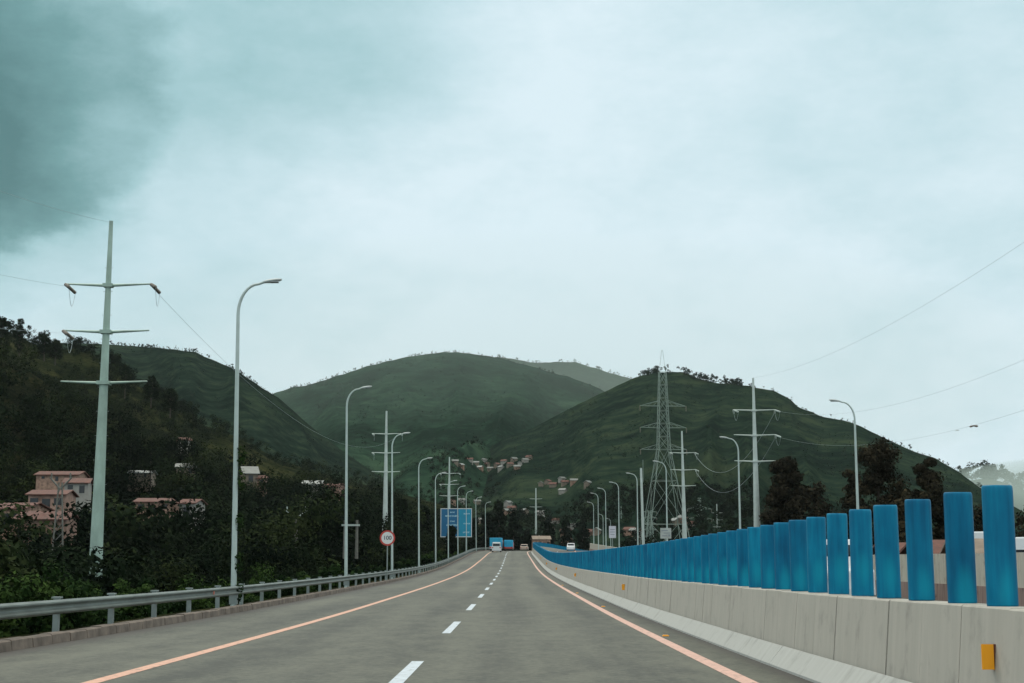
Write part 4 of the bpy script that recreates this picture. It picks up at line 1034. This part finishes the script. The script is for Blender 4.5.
def hpx(px, py_base, Y, wpx, hpx_, rhp, wm, rm, label, yaw_=.2, depth=7, win=3, g=gH):
    b = P(px, py_base, Y); s = Y / F
    return house(b, wpx * s, depth, hpx_ * s, rhp * s, wm, rm, label, g, yaw_, win)
hpx(46, 553, 150, 46, 32, 8, M_pinkw, M_rust, 'large pink house half hidden by trees, left of the green pole', .15, 8, 4)
hpx(20, 528, 158, 34, 18, 6, M_earth, M_rust, 'earth-coloured house with mottled walls at the left frame edge', -.1, 7, 3)
hpx(52, 512, 175, 34, 16, 5, M_pinkw, M_rust, 'pink house on the second terrace above the large pink house', .1, 7, 3)
hpx(78, 494, 200, 22, 10, 5, M_whitew, M_rust, 'small pale house with rusty roof directly left of the green pole', .2, 6, 2)
hpx(62, 482, 215, 40, 6, 4, M_earth, M_rust, 'long low shed with rusty roof above the pink houses', .05, 6, 3)
hpx(157, 514, 210, 34, 11, 4, M_earth, M_rust, 'low brown house right of the green pole', .05, 7, 3)
hpx(192, 517, 210, 15, 13, 4, M_whitew, M_rust, 'small white house at the end of the low brown house', -.1, 5, 1)
hpx(142, 478, 260, 22, 4, 3, M_tanw, M_roof_w, 'house with a flat pale roof on the slope right of the pole', .1, 6, 2)
hpx(186, 474, 290, 18, 6, 4, M_tanw, M_roof, 'grey-roofed hut above the low brown house', .2, 6, 2)
hpx(184, 446, 330, 9, 5, 3, M_whitew, M_rust, 'tiny white house with rusty roof alone on the wooded slope', .4, 5, 1)
hpx(249, 483, 300, 14, 9, 7, M_tanw, M_roof, 'thatched-looking hut right of the tallest lamp', .3, 6, 1)
hpx(262, 486, 300, 8, 7, 3, M_pinkw, M_rust, 'small pink hut beside the thatched-looking hut', .1, 5, 1)
hpx(313, 489, 330, 18, 4, 4, M_whitew, M_roof_w, 'white-roofed house left of the second lamp', .05, 7, 2)
hpx(326, 493, 330, 8, 6, 3, M_pinkw, M_rust, 'small pink house touching the second lamp', .2, 5, 1)
hpx(338, 492, 335, 8, 5, 3, M_pinkw, M_rust, 'little reddish hut before the second lamp', -.2, 5, 1)
gV2 = 'village houses on the mountain foot'
rh = random.Random(21)
vill = [(455, 465), (461, 468), (470, 463), (476, 466), (480, 470), (487, 467), (490, 471), (497, 467), (501, 470), (504, 464), (510, 467), (514, 462), (520, 466), (525, 463), (529, 460), (484, 463), (517, 470),
        (541, 487), (548, 485), (553, 488), (562, 482), (565, 486), (574, 484), (563, 494), (588, 487),
        (508, 507), (512, 512), (507, 515), (525, 515), (540, 517), (543, 522), (555, 525), (551, 533), (566, 536), (540, 543), (545, 541), (567, 545), (584, 540), (588, 537), (571, 531), (597, 536),
        (452, 505), (461, 504), (477, 505), (480, 524), (473, 540), (482, 541), (425, 533), (636, 536), (642, 540), (630, 535), (676, 526), (683, 523), (690, 530)]
nm = ['pale', 'grey-roofed', 'whitish', 'rust-roofed', 'tan']
def rowname(px, py): return 0 if py < 475 else (1 if py < 500 else 2)
RN = ['the upper mountain village', 'the sparse foothill row', 'the low valley houses']
NTH = ORD + ['thirteenth', 'fourteenth', 'fifteenth', 'sixteenth', 'seventeenth', 'eighteenth', 'nineteenth', 'twentieth', 'twenty-first', 'twenty-second', 'twenty-third', 'twenty-fourth', 'twenty-fifth', 'twenty-sixth', 'twenty-seventh', 'twenty-eighth', 'twenty-ninth', 'thirtieth', 'thirty-first', 'thirty-second', 'thirty-third', 'thirty-fourth', 'thirty-fifth', 'thirty-sixth']
cnt = [0, 0, 0]; vp = []; vh = []; vw = []
for i, (px, py) in enumerate(sorted(vill)):
    hits = [h.on(px, py) for h in (H_right, H_cen, H_mid) if h.u[0] < P(px, py, 1).x < h.u[-1]]
    p = min(hits, key=lambda q: q.y + (0 if abs(q.z - (P(px, py, 1).z - CZ) * q.y - CZ) < 8 else 1e5)); s = p.y / F
    w = max(3.6, rh.uniform(1.6, 4.2) * s); h_ = max(2.0, w * rh.uniform(.34, .5)); wm = rh.choice([M_whitew, M_tanw, M_tanw, M_earth]); rm = rh.choice([M_roof_w, M_roof, M_roof, M_rust])
    rw = 'white' if rm is M_roof_w else ('grey' if rm is M_roof else 'rusty'); cw = 'white' if wm is M_whitew else ('tan' if wm is M_tanw else 'brown')
    k_ = rowname(px, py); p = p + Vector((0, w * .4, 0))
    house(p, w, w * .7, h_, w * .22, wm, rm, '%s house with %s roof, %s from left in %s' % (cw, rw, NTH[cnt[k_]], RN[k_]), RN[k_], rh.uniform(-1.5, 1.5), 2, detail=False)
    cnt[k_] += 1
    for _ in range(7):
        ox = rh.uniform(-.95, .95) * w; oy = rh.uniform(-.9, -.35) * w; vp.append((p.x + ox, p.y + oy, p.z - 2.6 + oy * .15)); vh.append(rh.uniform(1.6, 3.4)); vw.append(rh.uniform(1.6, 3.4))
scatter('village_shrubbery', vp, vh, vw, M_leaf_far, 'shrubs and gardens at the foot of the village houses', 60, -.16, 96, blobs=3, tint=.35)
# building beside the end of the panel row
b = P(541, 549, 430); house(b, 5.0, 5, 2.9, .9, M_earth, M_tanw, 'grey-brown building at the far end of the panel row', 'valley houses behind the crest', .1, 4)
# rusty-roofed sheds behind the outer wall
gS = 'sheds behind the outer wall'
for (px, Y, wpx, hp, rm, lab) in [(903, 82, 42, 5, M_rust, 'rusty-roofed shed seen between the fourth and fifth nearest panels'), (937, 70, 40, 6, M_rust, 'red rusty shed roof showing beside the third nearest panel'), (972, 66, 34, 6, M_tanw, 'brown shed behind the second nearest panel'), (1016, 66, 30, 7, M_rust, 'low rusty shed by the right frame edge')]:
    b = P(px, 549 - 0, Y); b.z = rz(Y) - .35
    house(b, wpx * Y / F, 4.5, 1.9, .8, M_tanw, rm, lab, gS, rh.uniform(-.15, .15), 2)

# ---------------------------------------------------------------- vehicles
def vehicle(name, base, rot, L_, W, H_, body_m, label, cat, kind='van', front=False, group=None):
    """local x across, y along (rear at -L/2 faces the camera when rot=0)"""
    t = empty(name, base, label, cat, group, rot)
    cl = .22
    if kind == 'van': prof = [(-L_/2, cl), (-L_/2, H_*.5), (-L_/2+.10, H_*.97), (-L_/2+.3, H_), (L_/2-1.3, H_), (L_/2-.55, H_*.6), (L_/2-.05, H_*.5), (L_/2, cl+.1), (L_/2-.1, cl)]
    elif kind == 'truck': prof = [(L_/2-2.2, .5), (L_/2-2.2, H_*.78), (L_/2-.4, H_*.80), (L_/2, H_*.45), (L_/2, .45)]
    else: prof = [(-L_/2, cl+.1), (-L_/2, H_*.58), (-L_/2+.5, H_*.63), (-L_/2+1.0, H_*.97), (-L_/2+1.5, H_), (.3, H_*.98), (1.1, H_*.64), (L_/2-.15, H_*.52), (L_/2, cl+.15), (L_/2-.1, cl)]
    k = MB(); n = len(prof); lay = []
    for s, f in ((-1, 1), (1, 1)):
        lay += [(s * W / 2 * (1 - .16 * max(0, (z / H_ - .5)) / .5 * (0 if kind == 'truck' else 1)), y_, z) for y_, z in prof]
    k.add(lay, [tuple(range(n)), tuple(range(n, 2 * n))[::-1]] + [(i, (i + 1) % n, n + (i + 1) % n, n + i) for i in range(n)])
    bo = k.build('cab' if kind == 'truck' else 'body', body_m, t); fix_normals(bo)
    bv = bo.modifiers.new('soft', 'BEVEL'); bv.width = .06; bv.segments = 2
    if kind == 'truck':
        c = MB(); c.box((0, -1.1, H_ * .28 + (H_ * .72) / 2), (W, L_ - 2.5, H_ * .72)); co = c.build('cargo_cover', M_carb, t); bb = co.modifiers.new('soft', 'BEVEL'); bb.width = .12; bb.segments = 3
        c = MB(); c.box((0, 0, .62), (W * .8, L_ - .3, .25)); c.build('chassis', M_chas, t)
        c = MB(); c.box((0, -L_ / 2 + .12, H_ * .25), (W * .98, .10, H_ * .22)); c.build('tailgate', body_m, t)
    # windows
    e_ = -1
    def pane(nm, c_, d): w = MB(); w.box(c_, d); w.build(nm, M_glass, t)
    if kind == 'van':
        pane('rear_window', (0, -L_/2 + .03, H_ * .73), (W * .78, .06, H_ * .26)); pane('windscreen', (0, L_/2 - .93, H_ * .78), (W * .80, .30, H_ * .26))
        for s in (-1, 1): pane('side_window', (s * (W / 2 * .945), -.3, H_ * .72), (.05, L_ * .62, H_ * .24))
    elif kind == 'car':
        pane('rear_window', (0, -L_/2 + .80, H_ * .80), (W * .74, .5, H_ * .22)); pane('windscreen', (0, .70, H_ * .80), (W * .76, .62, H_ * .24))
        for s in (-1, 1): pane('side_window', (s * (W / 2 * .93), -.4, H_ * .79), (.05, 1.9, H_ * .22))
    else: pane('windscreen', (0, L_/2 - .22, H_ * .60), (W * .85, .12, H_ * .2))
    ly = H_ * .45 if kind != 'truck' else .8
    for s in (-1, 1):
        w = MB(); w.box((s * W * .41, -L_/2 - .012, ly), (W * .12, .06, H_ * .10)); w.build('tail_lamp', M_lampr, t)
        w = MB(); w.box((s * W * .38, L_/2 - .02, ly * .93), (W * .16, .10, H_ * .09)); w.build('headlight', M_lampw, t)
    for yb in (-L_/2 - .02, L_/2): w = MB(); w.box((0, yb, cl + .16), (W * .96, .14, .2)); w.build('bumper', M_chas if kind == 'truck' else body_m, t)
    R_ = .33 if kind != 'truck' else .48
    for s in (-1, 1):
        for yy in (-L_ * .31, L_ * .31):
            w = MB(); x0 = s * (W / 2 - .2); w.tube([(x0, yy, R_), (x0 + s * .2, yy, R_)], R_, 18); wo = w.build('wheel', M_tyre, t)
            w = MB(); w.tube([(x0 + s * .19, yy, R_), (x0 + s * .215, yy, R_)], R_ * .58, 12); w.build('rim', M_rim, wo)
    return t
def on_road(off, Y): return rpt(off, Y, .005)
vehicle('minivan', on_road(-2.6, 296), yaw(296), 4.6, 1.85, 2.0, M_carw, 'white minivan driving away on the road crest', 'van', 'van')
vehicle('covered_truck', on_road(-3.9, 322), yaw(322), 7.5, 2.6, 2.9, M_carw, 'truck with a bright blue cover just ahead of the white minivan', 'truck', 'truck')
vehicle('covered_truck', on_road(-1.2, 324), yaw(324), 5.5, 1.9, 2.4, M_carr, 'red truck with a small blue cover in the inner lane on the crest', 'truck', 'truck')
vehicle('hatchback', on_road(1.3, 340), yaw(340), 4.1, 1.75, 1.5, M_cart, 'beige car dipping behind the crest near the panel row', 'car', 'car')
Yc = 335; p = P(571, 549.5, Yc); p = Vector((p.x, Yc, max(rz(Yc), p.z - .3)))
vehicle('oncoming_car', on_road(p.x - rx(Yc), Yc), math.pi + yaw(Yc), 4.3, 1.85, 1.75, M_carw, 'white car coming towards the viewer beyond the blue panels', 'car', 'car')
xb = P(846, 560, 52).x
vehicle('minibus', (xb, 54, rz(54) + .005), math.pi, 5.0, 1.85, 2.25, M_carw, 'white minibus glimpsed between the sixth and seventh blue panels', 'minibus', 'van')
for (px, pyt, Y, lab) in [(972, 532, 76, 'white van roof seen between the two nearest blue panels'), (1044, 537, 62, 'white van behind the wall at the frame edge')]:
    top = P(px, pyt, Y); zb = rz(Y) - .9
    vehicle('parked_van', (top.x, Y, zb), .3, 4.6, 1.8, top.z - zb, M_carw, lab, 'van', 'van', group='white vans parked behind the outer wall')
# road studs on the inner line
for i, Y in enumerate([9.0, 27.7, 46.6, 65.5, 84.5]):
    k = MB(); k.box((0, 0, .012), (.13, .10, .024), taper=.75)
    st = k.build('road_stud', M_orange, None, rpt(3.98, Y, .004)); tag(st, ['orange road stud on the inner line just below the frame', 'nearest visible orange road stud beside the pink inner line', 'second orange road stud along the inner line', 'third orange road stud along the inner line', 'farthest orange road stud along the inner line'][i], 'road stud', 'orange studs along the inner line')

# ---------------------------------------------------------------- haze
hb = MB(); hb.box((0, 2100, 340), (7000, 4800, 700))
hz_m = bpy.data.materials.new('haze_air'); hz_m.use_nodes = True; N = hz_m.node_tree.nodes; N.clear()
oo = N.new('ShaderNodeOutputMaterial'); pv = N.new('ShaderNodeVolumePrincipled'); pv.inputs['Color'].default_value = (.84, .97, .95, 1); pv.inputs['Density'].default_value = 3.5e-5; pv.inputs['Anisotropy'].default_value = .2
hz_m.node_tree.links.new(pv.outputs[0], oo.inputs['Volume'])
hz = hb.build('haze', hz_m); hz['kind'] = 'stuff'; hz['label'] = 'pale valley mist softening the far mountains'
scene.cycles.volume_bounces = 0

# low cloud resting on the far summits
bm = bmesh.new(); bmesh.ops.create_icosphere(bm, subdivisions=4, radius=1)
for v in bm.verts: v.co = Vector((v.co.x * 650 + 10, v.co.y * 950 + 1950, v.co.z * 125 + 195))
mm = bpy.data.meshes.new('mist'); bm.to_mesh(mm); bm.free()
mi_m = bpy.data.materials.new('mist_air'); mi_m.use_nodes = True; N = mi_m.node_tree.nodes; N.clear()
oo = N.new('ShaderNodeOutputMaterial'); pv = N.new('ShaderNodeVolumePrincipled'); pv.inputs['Color'].default_value = (.80, .98, .90, 1); pv.inputs['Density'].default_value = 1.9e-4
mi_m.node_tree.links.new(pv.outputs[0], oo.inputs['Volume']); mm.materials.append(mi_m)
mist = bpy.data.objects.new('mist', mm); C.objects.link(mist); mist['kind'] = 'stuff'; mist['label'] = 'pale low mist lying over the central and distant summits'

m2 = mist.copy(); m2.data = mist.data.copy(); C.objects.link(m2); m2['label'] = 'thick mist hiding the low hill at the right frame edge'
for v in m2.data.vertices: v.co = Vector(((v.co.x - 10) / 650 * 330 + 640, (v.co.y - 1950) / 950 * 480 + 1450, (v.co.z - 195) / 125 * 84 + 14))
mi2 = mi_m.copy(); mi2.node_tree.nodes['Principled Volume'].inputs['Density'].default_value = 2.2e-3; m2.data.materials[0] = mi2
# stock-bridge dampers on the lower wire
for X_, lab, sc in ((972, 'small dark damper hanging on the wire above the nearest panels', 1.0), (956, 'tiny pale clamp on the wire beside the dark damper', .4)):
    a = d2r; b_ = d2r + bk; q = 0
    for i in range(400):
        q = i / 400; w_ = a.lerp(b_, q); w_.z -= 4 * 5.3 * q * (1 - q)
        if w_.x / (w_.y * math.cos(TH) + (w_.z - CZ) * math.sin(TH)) * F + 512 > X_: break
    k = MB(); k.tube([(-.30 * sc, 0, -.10), (-.22 * sc, 0, -.10), (.0, 0, -.04), (.22 * sc, 0, -.07), (.32 * sc, 0, -.06)], [.03, .075 * sc, .05 * sc, .085 * sc, .03], 7)
    tag(k.build('wire_damper', M_ins if sc == 1 else M_pylon2, None, w_), lab, 'wire damper')
